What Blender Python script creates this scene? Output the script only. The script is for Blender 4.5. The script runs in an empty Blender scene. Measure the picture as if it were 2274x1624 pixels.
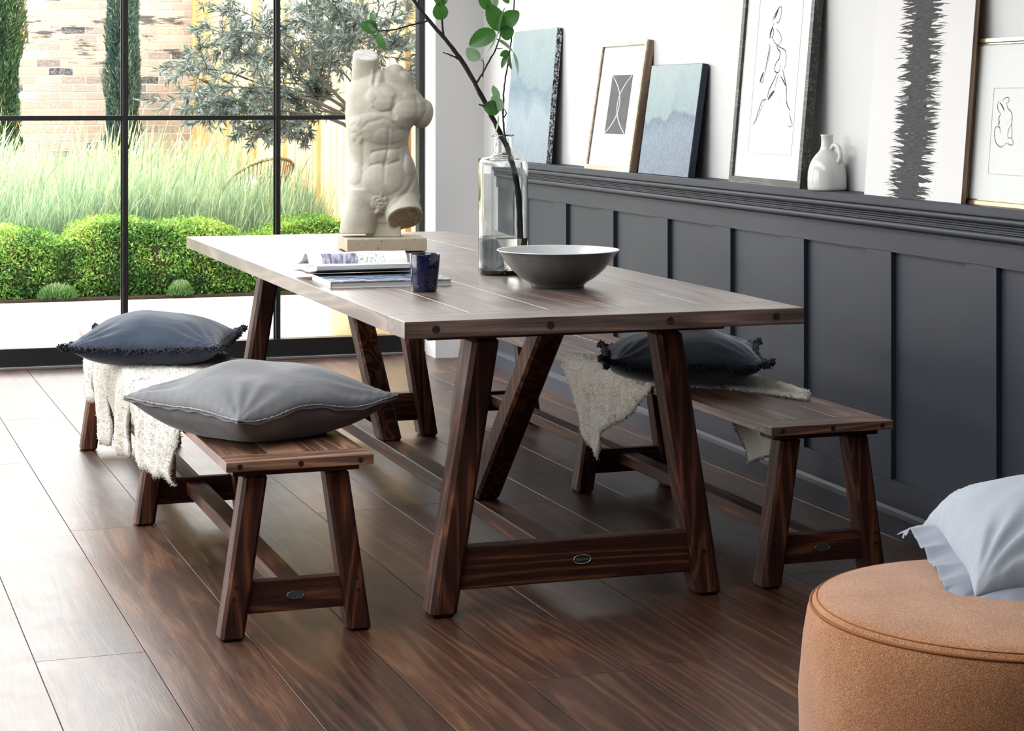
import bpy, bmesh, math, random
import numpy as np
from mathutils import Vector, Matrix, noise as mnoise

random.seed(7)
RNG = np.random.default_rng(7)
PI = math.pi
SC = bpy.context.scene
COL = SC.collection

# ------------------------------------------------------------------ camera
CAM_H = 1.275
cam_d = bpy.data.cameras.new('camera')
cam = bpy.data.objects.new('camera', cam_d)
COL.objects.link(cam)
cam.location = (0, 0, CAM_H)
YAW = math.radians(17.756)
cam.rotation_euler = (PI / 2, 0, -YAW)
cam_d.sensor_width = 36
cam_d.lens = 4450 / 2274 * 36
cam_d.shift_y = -590 / 2274
cam_d.clip_start = 0.05
cam_d.clip_end = 200
SC.camera = cam

# ------------------------------------------------------------------ world and daylight
W = bpy.data.worlds.new('overcast_sky')
SC.world = W
W.use_nodes = True
wn = W.node_tree
bg = wn.nodes['Background']
tc = wn.nodes.new('ShaderNodeTexCoord')
sx = wn.nodes.new('ShaderNodeSeparateXYZ')
wr = wn.nodes.new('ShaderNodeValToRGB')
wr.color_ramp.elements[0].position = 0.0
wr.color_ramp.elements[0].color = (1.0, 0.975, 0.94, 1)
wr.color_ramp.elements[1].position = 1.0
wr.color_ramp.elements[1].color = (0.93, 0.96, 1.0, 1)
wn.links.new(tc.outputs['Generated'], sx.inputs[0])
wn.links.new(sx.outputs['Z'], wr.inputs[0])
wn.links.new(wr.outputs[0], bg.inputs['Color'])
bg.inputs['Strength'].default_value = 9.4


def portal(name, loc, rot, sx_, sy_):
    d = bpy.data.lights.new(name, 'AREA')
    d.shape = 'RECTANGLE'
    d.size = sx_
    d.size_y = sy_
    d.cycles.is_portal = True
    o = bpy.data.objects.new(name, d)
    COL.objects.link(o)
    o.location = loc
    o.rotation_euler = rot
    return o


portal('daylight_portal_garden', (-0.3, 9.86, 1.5), (-PI / 2, 0, 0), 6.0, 3.0)
portal('daylight_portal_roof', (-0.4, 5.3, 3.26), (0, 0, 0), 2.1, 7.1)
portal('daylight_portal_side', (-3.3, 6.3, 1.45), (0, -PI / 2, 0), 2.7, 4.1)

vs = SC.view_settings
vs.view_transform = 'Standard'
vs.look = 'None'
vs.exposure = 0.0
vs.gamma = 1.0
vs.use_curve_mapping = False
cy = SC.cycles
cy.use_denoising = True
cy.max_bounces = 8
cy.diffuse_bounces = 5
cy.glossy_bounces = 4
cy.transmission_bounces = 8
cy.transparent_max_bounces = 12
cy.caustics_reflective = False
cy.caustics_refractive = False
cy.sample_clamp_indirect = 6.0

# ------------------------------------------------------------------ tagging and linking


def tag(o, label, cat, group=None, kind=None):
    if label: o['label'] = label
    if cat: o['category'] = cat
    if group: o['group'] = group
    if kind: o['kind'] = kind
    return o


def thing(name, label, cat, loc=(0, 0, 0), rz=0.0, group=None, kind=None):
    o = bpy.data.objects.new(name, None)
    COL.objects.link(o)
    o.empty_display_size = 0.1
    o.location = loc
    o.rotation_euler = (0, 0, rz)
    return tag(o, label, cat, group, kind)


def link_mesh(name, me, m, parent=None, smooth=False, loc=None, rot=None):
    o = bpy.data.objects.new(name, me)
    COL.objects.link(o)
    if m is not None and not me.materials:
        me.materials.append(m)
    if parent is not None:
        o.parent = parent
    if loc is not None: o.location = loc
    if rot is not None: o.rotation_euler = rot
    if smooth:
        me.polygons.foreach_set('use_smooth', [True] * len(me.polygons))
        me.update()
    return o


def obj(name, bm, m, parent=None, smooth=False, loc=None, rot=None, autosmooth=None):
    me = bpy.data.meshes.new(name)
    bmesh.ops.recalc_face_normals(bm, faces=bm.faces)
    bm.to_mesh(me)
    bm.free()
    o = link_mesh(name, me, m, parent, smooth, loc, rot)
    if autosmooth is not None:
        sharp_by_angle(me, autosmooth)
    return o


def sharp_by_angle(me, deg):
    me.polygons.foreach_set('use_smooth', [True] * len(me.polygons))
    bm = bmesh.new()
    bm.from_mesh(me)
    for e in bm.edges:
        if len(e.link_faces) == 2 and e.calc_face_angle(0) > math.radians(deg):
            e.smooth = False
    bm.to_mesh(me)
    bm.free()


def struct(name, bm, m, parent=None, **k):
    o = obj(name, bm, m, parent, **k)
    if parent is None:
        o['kind'] = 'structure'
    return o


def np_mesh(name, verts, faces, uvs=None):
    me = bpy.data.meshes.new(name)
    verts = np.asarray(verts, dtype=np.float32)
    faces = np.asarray(faces, dtype=np.int32)
    n = faces.shape[1]
    me.vertices.add(len(verts))
    me.vertices.foreach_set('co', verts.ravel())
    me.loops.add(faces.size)
    me.loops.foreach_set('vertex_index', faces.ravel())
    me.polygons.add(len(faces))
    me.polygons.foreach_set('loop_start', np.arange(0, faces.size, n, dtype=np.int32))
    me.polygons.foreach_set('loop_total', np.full(len(faces), n, dtype=np.int32))
    me.polygons.foreach_set('use_smooth', [False] * len(faces))
    me.update()
    me.validate()
    return me


# ------------------------------------------------------------------ shape helpers


def box(bm, x0, x1, y0, y1, z0, z1, bev=0.0, seg=1):
    v = [bm.verts.new(p) for p in ((x0, y0, z0), (x1, y0, z0), (x1, y1, z0), (x0, y1, z0),
                                   (x0, y0, z1), (x1, y0, z1), (x1, y1, z1), (x0, y1, z1))]
    fs = [bm.faces.new([v[i] for i in f]) for f in
          ((0, 3, 2, 1), (4, 5, 6, 7), (0, 1, 5, 4), (1, 2, 6, 5), (2, 3, 7, 6), (3, 0, 4, 7))]
    if bev > 0:
        es = list({e for f in fs for e in f.edges})
        bmesh.ops.bevel(bm, geom=es, offset=bev, segments=seg, affect='EDGES', profile=0.6)
    return v


def boxm(*a, **k):
    bm = bmesh.new()
    box(bm, *a, **k)
    return bm


def slanted(bm, bot, top, bev=0.0, seg=1):
    """prism between two quads given as 4 points each (same winding)"""
    v = [bm.verts.new(p) for p in bot] + [bm.verts.new(p) for p in top]
    fs = [bm.faces.new([v[i] for i in f]) for f in
          ((0, 3, 2, 1), (4, 5, 6, 7), (0, 1, 5, 4), (1, 2, 6, 5), (2, 3, 7, 6), (3, 0, 4, 7))]
    if bev > 0:
        es = list({e for f in fs for e in f.edges})
        bmesh.ops.bevel(bm, geom=es, offset=bev, segments=seg, affect='EDGES', profile=0.5)


def lathe(bm, prof, n=64, cx=0.0, cy_=0.0, wob=None):
    rings = []
    for k, (r, z) in enumerate(prof):
        if r < 1e-6:
            rings.append([bm.verts.new((cx, cy_, z))])
            continue
        row = []
        for i in range(n):
            a = 2 * PI * i / n
            rr = r if wob is None else r * (1 + wob(a, z))
            row.append(bm.verts.new((cx + rr * math.cos(a), cy_ + rr * math.sin(a), z)))
        rings.append(row)
    for a, b in zip(rings, rings[1:]):
        if len(a) == 1 and len(b) == 1: continue
        for i in range(n):
            j = (i + 1) % n
            if len(a) == 1: bm.faces.new((a[0], b[i], b[j]))
            elif len(b) == 1: bm.faces.new((a[i], a[j], b[0]))
            else: bm.faces.new((a[i], a[j], b[j], b[i]))
    return rings


def smooth_path(pts, n=8):
    """Catmull-Rom through points (tuples of any length)"""
    out = []
    P = [np.array(p, float) for p in pts]
    P = [2 * P[0] - P[1]] + P + [2 * P[-1] - P[-2]]
    for i in range(1, len(P) - 2):
        for k in range(n):
            t = k / n
            a, b, c, d = P[i - 1], P[i], P[i + 1], P[i + 2]
            out.append(0.5 * ((2 * b) + (-a + c) * t + (2 * a - 5 * b + 4 * c - d) * t * t + (-a + 3 * b - 3 * c + d) * t ** 3))
    out.append(P[-2])
    return out


def tube(bm, pts, radii, sides=8, cap=True):
    pts = [Vector(p[:3]) for p in pts]
    rings = []
    up = Vector((0.3, 0.2, 1)).normalized()
    prev = None
    for i, p in enumerate(pts):
        d = (pts[min(i + 1, len(pts) - 1)] - pts[max(i - 1, 0)])
        if d.length < 1e-9: d = Vector((0, 0, 1))
        d.normalize()
        if prev is None:
            a = d.cross(up)
            if a.length < 1e-3: a = d.cross(Vector((1, 0, 0)))
        else:
            a = prev - d * prev.dot(d)
        a.normalize()
        prev = a
        b = d.cross(a)
        r = radii[i] if hasattr(radii, '__len__') else radii
        rings.append([bm.verts.new(p + (a * math.cos(2 * PI * k / sides) + b * math.sin(2 * PI * k / sides)) * r) for k in range(sides)])
    for a, b in zip(rings, rings[1:]):
        for k in range(sides):
            j = (k + 1) % sides
            bm.faces.new((a[k], a[j], b[j], b[k]))
    if cap:
        bm.faces.new(rings[0][::-1])
        bm.faces.new(rings[-1])


# ------------------------------------------------------------------ materials


class NT:
    def __init__(self, name):
        self.m = bpy.data.materials.new(name)
        self.m.use_nodes = True
        self.t = self.m.node_tree
        self.b = self.t.nodes['Principled BSDF']
        self.out = self.t.nodes['Material Output']

    def n(self, typ, **k):
        nd = self.t.nodes.new('ShaderNode' + typ)
        for a, v in k.items():
            setattr(nd, a, v)
        return nd

    def l(self, a, b):
        self.t.links.new(a, b)

    def inp(self, nd, i, v):
        if hasattr(v, 'is_linked') or hasattr(v, 'links'):
            self.l(v, nd.inputs[i])
        else:
            nd.inputs[i].default_value = v

    def math(self, op, a, b=0.0, c=0.0, clamp=False):
        nd = self.n('Math', operation=op, use_clamp=clamp)
        self.inp(nd, 0, a); self.inp(nd, 1, b); self.inp(nd, 2, c)
        return nd.outputs[0]

    def vmath(self, op, a, b=(0, 0, 0)):
        nd = self.n('VectorMath', operation=op)
        self.inp(nd, 0, a); self.inp(nd, 1, b)
        return nd.outputs[0]

    def noise(self, vec, scale=5.0, detail=2.0, rough=0.5, dist=0.0, dim='3D', w=None):
        nd = self.n('TexNoise', noise_dimensions=dim)
        self.l(vec, nd.inputs['Vector'])
        nd.inputs['Scale'].default_value = scale
        nd.inputs['Detail'].default_value = detail
        nd.inputs['Roughness'].default_value = rough
        nd.inputs['Distortion'].default_value = dist
        return nd.outputs[0]

    def ramp(self, fac, stops, interp='LINEAR'):
        nd = self.n('ValToRGB')
        nd.color_ramp.interpolation = interp
        els = nd.color_ramp.elements
        while len(els) < len(stops): els.new(0.5)
        for e, (p, c) in zip(els, stops):
            e.position = p
            e.color = (c, c, c, 1) if isinstance(c, (int, float)) else (*c[:3], 1)
        self.l(fac, nd.inputs[0])
        return nd.outputs[0]

    def mix(self, fac, a, b, blend='MIX'):
        nd = self.n('Mix', data_type='RGBA', blend_type=blend)
        self.inp(nd, 0, fac)
        for i, v in ((6, a), (7, b)):
            if isinstance(v, tuple): nd.inputs[i].default_value = (*v[:3], 1)
            else: self.l(v, nd.inputs[i])
        return nd.outputs[2]

    def bump(self, h, strength=0.2, dist=0.01, normal=None):
        nd = self.n('Bump')
        nd.inputs['Strength'].default_value = strength
        nd.inputs['Distance'].default_value = dist
        self.l(h, nd.inputs['Height'])
        if normal is not None: self.l(normal, nd.inputs['Normal'])
        return nd.outputs[0]

    def objco(self):
        return self.n('TexCoord').outputs['Object']

    def setp(self, base=None, rough=None, spec=None, normal=None, metal=None, sheen=None, **k):
        b = self.b
        if base is not None:
            if isinstance(base, tuple): b.inputs['Base Color'].default_value = (*base[:3], 1)
            else: self.l(base, b.inputs['Base Color'])
        if rough is not None: self.inp(b, 'Roughness', rough)
        if spec is not None: self.inp(b, 'Specular IOR Level', spec)
        if metal is not None: b.inputs['Metallic'].default_value = metal
        if sheen is not None:
            b.inputs['Sheen Weight'].default_value = sheen
            b.inputs['Sheen Roughness'].default_value = 0.4
        if normal is not None: self.l(normal, b.inputs['Normal'])
        for a, v in k.items():
            self.inp(b, a, v)
        return self.m


def plain(name, col, rough=0.5, spec=0.5, metal=0.0, nscale=0, namt=0.1, bump=0.0, bscale=200):
    t = NT(name)
    if nscale:
        f = t.noise(t.objco(), nscale, 4)
        c = t.mix(f, tuple(x * (1 - namt) for x in col), tuple(min(1, x * (1 + namt)) for x in col))
    else:
        c = tuple(col)
    nm = t.bump(t.noise(t.objco(), bscale, 2), bump, 0.002) if bump else None
    return t.setp(c, rough, spec, nm, metal)


def wood(name, axis, dark, mid, light, rough=0.42, spec=0.5, k=1.0, bump=0.35, rings=13.0, seed=0.0):
    t = NT(name)
    co = t.objco()
    r = t.n('ObjectInfo').outputs['Random']
    off = t.n('CombineXYZ')
    t.l(t.math('MULTIPLY', r, 31.0), off.inputs[0])
    t.l(t.math('MULTIPLY', r, 57.0), off.inputs[1])
    t.l(t.math('MULTIPLY_ADD', r, 83.0, seed), off.inputs[2])
    sc = [7.0 * k] * 3
    sc[axis] = 0.5 * k
    sf = [260.0] * 3
    sf[axis] = 9.0
    v1 = t.vmath('ADD', t.vmath('MULTIPLY', co, tuple(sc)), off.outputs[0])
    v2 = t.vmath('ADD', t.vmath('MULTIPLY', co, tuple(sf)), off.outputs[0])
    n1 = t.noise(v1, 1.0, 2.0, 0.45, 0.25)
    ring = t.math('MULTIPLY_ADD', t.math('SINE', t.math('MULTIPLY', n1, rings * 2 * PI)), 0.5, 0.5)
    ring = t.math('POWER', ring, 2.2)
    fib = t.noise(v2, 1.0, 2.0, 0.6)
    blot = t.noise(co, 4.0, 3.0)
    f = t.math('ADD', t.math('MULTIPLY', ring, 0.34), t.math('MULTIPLY', fib, 0.70))
    f = t.math('ADD', f, t.math('MULTIPLY_ADD', blot, 0.5, -0.27))
    c = t.ramp(f, [(0.12, dark), (0.5, mid), (0.95, light)])
    h = t.math('ADD', t.math('MULTIPLY', ring, 0.5), fib)
    rg = t.math('MULTIPLY_ADD', fib, 0.18, rough - 0.09)
    return t.setp(c, rg, spec, t.bump(h, bump, 0.0012))


# dark stained oak of the table and benches, one material per grain direction
OAK = dict(dark=(0.010, 0.0035, 0.003), mid=(0.056, 0.0185, 0.012), light=(0.22, 0.085, 0.036), spec=0.22, rough=0.52)
oak_x = wood('dark_oak_grain_x', 0, **OAK)
oak_y = wood('dark_oak_grain_y', 1, **OAK)
oak_z = wood('dark_oak_grain_z', 2, **OAK)
OAKT = dict(dark=(0.014, 0.008, 0.007), mid=(0.120, 0.073, 0.057), light=(0.28, 0.19, 0.155), rough=0.42, spec=0.6, bump=0.25)  # table top: diffuse lightened and greyed to stand in for reflected haze
OAKS = dict(dark=(0.014, 0.0055, 0.004), mid=(0.17, 0.082, 0.052), light=(0.46, 0.26, 0.165), rough=0.38, spec=0.6, bump=0.25)
oak_seat_y = wood('oak_seat_lengthwise', 1, **OAKS)
oak_seat_x = wood('oak_seat_crosswise', 0, **OAKS)
oak_top_y = wood('dark_oak_top_lengthwise', 1, **OAKT)
oak_top_x = wood('dark_oak_top_crosswise', 0, **OAKT)
for m_ in (oak_top_y, oak_top_x):      # satin varnish on the table top
    b_ = m_.node_tree.nodes['Principled BSDF']
    b_.inputs['Coat Weight'].default_value = 0.9
    b_.inputs['Coat Roughness'].default_value = 0.34
for m_ in (oak_seat_y, oak_seat_x):
    b_ = m_.node_tree.nodes['Principled BSDF']
    b_.inputs['Coat Weight'].default_value = 0.4
    b_.inputs['Coat Roughness'].default_value = 0.36
peg_m = wood('oak_peg', 1, (0.006, 0.003, 0.002), (0.016, 0.008, 0.006), (0.03, 0.015, 0.01))

white_wall = plain('white_wall_paint', (0.575, 0.58, 0.585), 0.6, 0.3, nscale=1.5, namt=0.012, bump=0.04)
ceil_m = plain('ceiling_paint', (0.85, 0.85, 0.85), 0.8, 0.2, nscale=1, namt=0.01)


def panel_paint():
    t = NT('charcoal_blue_panel_paint')
    co = t.objco()
    f = t.noise(co, 1.3, 4)
    c = t.mix(f, (0.019, 0.022, 0.034), (0.026, 0.030, 0.042))
    orange = t.noise(co, 160, 2)
    return t.setp(c, 0.52, 0.28, t.bump(orange, 0.12, 0.002))


panel_m = panel_paint()
black_metal = plain('black_window_metal', (0.008, 0.009, 0.010), 0.35, 0.5, nscale=3, namt=0.1)
grey_metal = plain('brushed_sill_metal', (0.30, 0.30, 0.31), 0.35, 0.5, 0.8, nscale=20, namt=0.1)


def glass_pane_mat(name='window_glass', k=1.0):
    t = NT(name)
    tr = t.n('BsdfTransparent')
    tr.inputs[0].default_value = (0.985, 0.99, 0.988, 1)
    gl = t.n('BsdfGlossy')
    gl.inputs['Roughness'].default_value = 0.02
    fr = t.n('Fresnel')
    fr.inputs[0].default_value = 1.35
    mx = t.n('MixShader')
    gb = t.n('NewGeometry')
    t.l(t.math('MULTIPLY', t.math('MULTIPLY', fr.outputs[0], k), t.math('SUBTRACT', 1.0, gb.outputs['Backfacing'])), mx.inputs[0])
    t.l(tr.outputs[0], mx.inputs[1])
    t.l(gl.outputs[0], mx.inputs[2])
    t.l(mx.outputs[0], t.out.inputs['Surface'])
    return t.m


pane_m = glass_pane_mat()
art_glass_m = glass_pane_mat('low_reflection_picture_glass', 0.0)

# ------------------------------------------------------------------ floor of wide oak planks
PLROT = math.radians(1.72)


def floor_mat():
    t = NT('brown_oak_floorboards')
    co = t.objco()
    pa = t.n('Attribute', attribute_name='plank')
    pr = pa.outputs['Fac']
    off = t.n('CombineXYZ')
    t.l(t.math('MULTIPLY', pr, 91.0), off.inputs[0])
    t.l(t.math('MULTIPLY', pr, 47.0), off.inputs[1])
    t.l(t.math('MULTIPLY', pr, 23.0), off.inputs[2])
    v1 = t.vmath('ADD', t.vmath('MULTIPLY', co, (6.0, 0.34, 1)), off.outputs[0])
    v2 = t.vmath('ADD', t.vmath('MULTIPLY', co, (210, 9, 1)), off.outputs[0])
    n1 = t.noise(v1, 1.0, 2.5, 0.45, 0.3)
    ring = t.math('MULTIPLY_ADD', t.math('SINE', t.math('MULTIPLY', n1, 78.0)), 0.5, 0.5)
    ring = t.math('POWER', ring, 2.0)
    fib = t.noise(v2, 1.0, 2.0, 0.6)
    blot = t.noise(t.vmath('ADD', t.vmath('MULTIPLY', co, (2.2, 1.1, 1)), off.outputs[0]), 1.0, 3.0)
    f = t.math('ADD', t.math('MULTIPLY', ring, 0.19), t.math('MULTIPLY', fib, 0.47))
    f = t.math('ADD', f, t.math('MULTIPLY_ADD', blot, 0.7, -0.30))
    c = t.ramp(f, [(0.08, (0.012, 0.005, 0.0035)), (0.42, (0.066, 0.028, 0.0155)), (0.92, (0.25, 0.128, 0.070))])
    tint = t.ramp(t.math('FRACT', t.math('MULTIPLY', pr, 7.31)), [(0.0, (0.78, 0.75, 0.74)), (0.5, (1.0, 0.98, 0.96)), (1.0, (1.25, 1.20, 1.16))])
    c = t.mix(1.0, c, tint, 'MULTIPLY')
    scuff = t.noise(co, 7.0, 5.0, 0.65)
    rg = t.math('ADD', t.math('MULTIPLY_ADD', fib, 0.12, 0.25), t.math('MULTIPLY', scuff, 0.13))
    h = t.math('ADD', t.math('MULTIPLY', ring, 0.35), fib)
    return t.setp(c, rg, 0.62, t.bump(h, 0.22, 0.0012))


def build_floor():
    # planks run along local Y; local X across. plank edges fitted to the visible joints
    wv = 0.2495
    x_off = 0.745         # one plank edge passes local x = x_off
    verts, faces, pr = [], [], []
    gap = 0.0011
    known = {0: [4.645, 7.20, 9.2], -1: [2.2, 5.92, 8.6], -2: [4.64, 7.4], 1: [3.3, 6.02, 8.2], 2: [5.45, 8.3], 3: [3.6, 6.55, 9.1]}
    for i in range(-17, 11):
        xa = x_off + (i - 1) * wv + gap
        xb = x_off + i * wv - gap
        if i in known:
            ys = [-4.0, -0.5] + known[i] + [10.5]
        else:
            rr = random.Random(100 + i)
            ys = [-4.0]
            y = -4 + rr.uniform(0.4, 2.0)
            while y < 10:
                ys.append(y)
                y += rr.uniform(1.7, 2.3)
            ys.append(10.5)
        for a, b in zip(ys, ys[1:]):
            a2, b2 = a + gap, b - gap
            n0 = len(verts)
            e = 0.0005
            verts += [(xa, a2, -e), (xb, a2, -e), (xb, b2, -e), (xa, b2, -e),
                      (xa + e, a2 + e, 0), (xb - e, a2 + e, 0), (xb - e, b2 - e, 0), (xa + e, b2 - e, 0)]
            fs = [(4, 5, 6, 7), (0, 1, 5, 4), (1, 2, 6, 5), (2, 3, 7, 6), (3, 0, 4, 7)]
            faces += [tuple(n0 + q for q in f) for f in fs]
            r = random.random()
            pr += [r] * len(fs)
    n0 = len(verts)
    verts += [(-7, -5, -0.004), (5, -5, -0.004), (5, 11, -0.004), (-7, 11, -0.004)]
    faces.append((n0, n0 + 1, n0 + 2, n0 + 3))
    pr.append(0.02)
    me = np_mesh('floor', verts, faces)
    a = me.attributes.new('plank', 'FLOAT', 'FACE')
    a.data.foreach_set('value', pr)
    # trim to the room: keep verts only, the walls cover the overrun
    o = link_mesh('floor', me, floor_mat())
    o.rotation_euler = (0, 0, PLROT)
    o['kind'] = 'structure'
    return o


def clip_floor(o):
    bm = bmesh.new()
    bm.from_mesh(o.data)
    inv = Matrix.Rotation(-PLROT, 4, 'Z')
    for co, no in (((0, 9.90, 0), (0, 1, 0)), ((2.90, 0, 0), (1, 0, 0)), ((-3.25, 0, 0), (-1, 0, 0)), ((0, -2.65, 0), (0, -1, 0))):
        bmesh.ops.bisect_plane(bm, geom=bm.verts[:] + bm.edges[:] + bm.faces[:], plane_co=inv @ Vector(co),
                               plane_no=inv.to_3x3() @ Vector(no), clear_outer=True)
    bm.to_mesh(o.data)
    bm.free()


clip_floor(build_floor())

# ------------------------------------------------------------------ walls, ceiling
WX = 2.905        # face of the white wall above the shelf
WY = 9.53         # face of the short return wall beside the window
struct('wall_right', boxm(WX, 3.0, -2.6, 9.9, 0.0, 3.05), white_wall)
struct('wall_back', boxm(2.655, WX, WY, 9.9, 0.0, 3.05), white_wall)
struct('wall_front', boxm(-3.35, WX, -2.75, -2.6, 0.0, 3.05), white_wall)
bm = bmesh.new()
box(bm, -3.35, -3.2, -2.6, 4.3, 0, 3.05)
box(bm, -3.35, -3.2, 8.3, 9.9, 0, 3.05)
box(bm, -3.35, -3.2, 4.3, 8.3, 2.8, 3.05)
struct('wall_left', bm, white_wall)
bm = bmesh.new()
SKX0, SKX1, SKY0, SKY1 = -1.4, 0.6, 1.8, 8.8      # roof light opening
box(bm, -3.35, SKX0, -2.75, 9.9, 3.05, 3.22)
box(bm, SKX1, 3.0, -2.75, 9.9, 3.05, 3.22)
box(bm, SKX0, SKX1, -2.75, SKY0, 3.05, 3.22)
box(bm, SKX0, SKX1, SKY1, 9.9, 3.05, 3.22)
struct('ceiling', bm, ceil_m)

# panelled dado of the right wall
PX = 2.862        # face of stiles and rails
WE = 9.26         # far end of the panelling
bm = bmesh.new()
Y0 = -2.6
recess = []
far = 8.144 + 0.5768 * 2
k = 0
while far > -2.3:
    recess.append((far - 0.4235, far))
    far -= 0.5768
box(bm, 2.868, WX, Y0, WE, 0.0, 0.95)                       # recessed field
box(bm, PX - 0.010, 2.870, Y0, WE, 0.829, 0.965)            # top rail
box(bm, PX - 0.010, 2.870, Y0, WE, 0.0, 0.161)              # bottom rail
ys = sorted([v for r_ in recess for v in r_])
edges = [Y0] + ys + [WE]
for a, b in zip(edges[0::2], edges[1::2]):
    if b - a > 0.005:
        box(bm, PX - 0.010, 2.870, a, b, 0.160, 0.830)
struct('trim_1', bm, panel_m)
# baseboard with chamfered top
bm = bmesh.new()
prof = [(PX - 0.008, 0.0), (2.838, 0.0), (2.838, 0.062), (2.842, 0.074), (2.850, 0.080), (PX - 0.008, 0.083)]
a = [bm.verts.new((x, Y0, z)) for x, z in prof]
b = [bm.verts.new((x, WE, z)) for x, z in prof]
for i in range(len(prof)):
    j = (i + 1) % len(prof)
    bm.faces.new((a[i], a[j], b[j], b[i]))
bm.faces.new(a); bm.faces.new(b[::-1])
struct('baseboard_right', bm, panel_m)
# moulded picture shelf
bm = bmesh.new()


def arc(cx_, cz, r, a0, a1, n=7):
    return [(cx_ + r * math.cos(math.radians(a0 + (a1 - a0) * i / n)), cz + r * math.sin(math.radians(a0 + (a1 - a0) * i / n))) for i in range(n + 1)]


prof = [(WX, 0.993), (2.796, 0.993), (2.7945, 0.9915), (2.7945, 0.971), (2.8005, 0.9705), (2.8005, 0.9675)]
prof += arc(2.811, 0.957, 0.0105, 100, 260)
prof += [(2.818, 0.9445), (2.818, 0.941), (2.823, 0.938), (2.823, 0.9345), (2.828, 0.931), (2.828, 0.927), (2.824, 0.9255), (2.824, 0.9225)]
prof += arc(2.8345, 0.911, 0.0115, 110, 265)
prof += [(2.842, 0.898), (2.850, 0.896), (WX, 0.896)]
a = [bm.verts.new((x, Y0, z)) for x, z in prof]
b = [bm.verts.new((x, WE, z)) for x, z in prof]
for i in range(len(prof) - 1):
    bm.faces.new((a[i], a[i + 1], b[i + 1], b[i]))
bm.faces.new((a[-1], a[0], b[0], b[-1]))
bm.faces.new(a); bm.faces.new(b[::-1])
struct('trim_2', bm, panel_m, autosmooth=35)

# ------------------------------------------------------------------ windows
WINY = 9.75


def window_screen(name, x0, x1, mull, z1, tran, cell_axis='x', place=None):
    """steel framed glazed screen built in local x (along) / z (up), y = depth"""
    root = bpy.data.objects.new(name, None)
    COL.objects.link(root)
    root['kind'] = 'structure'
    f = bmesh.new()
    box(f, x0, x1, -0.02, 0.05, 0.012, 0.098, 0.002)
    box(f, x0, x1, -0.02, 0.05, z1 - 0.06, z1, 0.002)
    box(f, x0, x0 + 0.035, -0.02, 0.05, 0.09, z1 - 0.05, 0.002)
    box(f, x1 - 0.03, x1, -0.02, 0.05, 0.09, z1 - 0.05, 0.002)
    obj('window_frame', f, black_metal, root)
    s = boxm(x0, x1, -0.045, 0.06, 0.0, 0.0135, 0.002)
    obj('window_sill', s, grey_metal, root)
    for x in mull:
        m_ = bmesh.new()
        box(m_, x - 0.0105, x + 0.0105, -0.018, 0.045, 0.09, z1 - 0.05, 0.0015)
        box(m_, x - 0.0175, x + 0.0175, 0.008, 0.022, 0.09, z1 - 0.05)
        obj('mullion', m_, black_metal, root)
    for z in tran:
        obj('transom', boxm(x0 + 0.03, x1 - 0.03, -0.012, 0.035, z - 0.0115, z + 0.0115, 0.0015), black_metal, root)
    xs = [x0] + list(mull) + [x1]
    zs = [0.09] + list(tran) + [z1 - 0.05]
    for a_, b_ in zip(xs, xs[1:]):
        for c_, d_ in zip(zs, zs[1:]):
            g = boxm(a_ + 0.006, b_ - 0.006, 0.012, 0.017, c_ + 0.004, d_ - 0.004)
            obj('glass_pane', g, pane_m, root)
    if place: 
        root.location, root.rotation_euler = place[0], (0, 0, place[1])
    return root


mulls = [1.909 - 0.7435 * i for i in range(0, 7)]
window_screen('window_1', -3.2, 2.655, sorted(mulls), 3.05, [1.188, 2.30], place=((0, WINY, 0), 0))
window_screen('window_2', -2.0, 2.0, [-0.67, 0.67], 2.8, [1.9], place=((-3.24, 6.3, 0), PI / 2))

rl = bpy.data.objects.new('window_3', None)
COL.objects.link(rl)
rl['kind'] = 'structure'
bm = bmesh.new()
for x0, x1, y0, y1 in ((SKX0, SKX0 + 0.05, SKY0, SKY1), (SKX1 - 0.05, SKX1, SKY0, SKY1), (SKX0, SKX1, SKY0, SKY0 + 0.05), (SKX0, SKX1, SKY1 - 0.05, SKY1)):
    box(bm, x0, x1, y0, y1, 3.12, 3.20)
obj('window_frame', bm, black_metal, rl)
for i in range(1, 4):
    yb_ = SKY0 + (SKY1 - SKY0) * i / 4
    obj('glazing_bar', boxm(SKX0 + 0.05, SKX1 - 0.05, yb_ - 0.02, yb_ + 0.02, 3.12, 3.20), black_metal, rl)
    obj('glass_pane', boxm(SKX0 + 0.05, SKX1 - 0.05, yb_ - (SKY1 - SKY0) / 4 + 0.03, yb_ - 0.03, 3.155, 3.161), pane_m, rl)
obj('glass_pane', boxm(SKX0 + 0.05, SKX1 - 0.05, yb_ + 0.03, SKY1 - 0.06, 3.155, 3.161), pane_m, rl)

# ------------------------------------------------------------------ dining table (local y along its length)


def leg_prism(xb, xt, yc, wx, wy, z0, z1, bev):
    """leg leaning sideways: bottom centre xb, top centre xt, both at depth yc"""
    bm = bmesh.new()
    hx, hy = wx / 2, wy / 2
    slanted(bm, [(xb - hx, yc - hy, z0), (xb + hx, yc - hy, z0), (xb + hx, yc + hy, z0), (xb - hx, yc + hy, z0)],
            [(xt - hx, yc - hy, z1), (xt + hx, yc - hy, z1), (xt + hx, yc + hy, z1), (xt - hx, yc + hy, z1)], bev, 1)
    return bm


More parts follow.
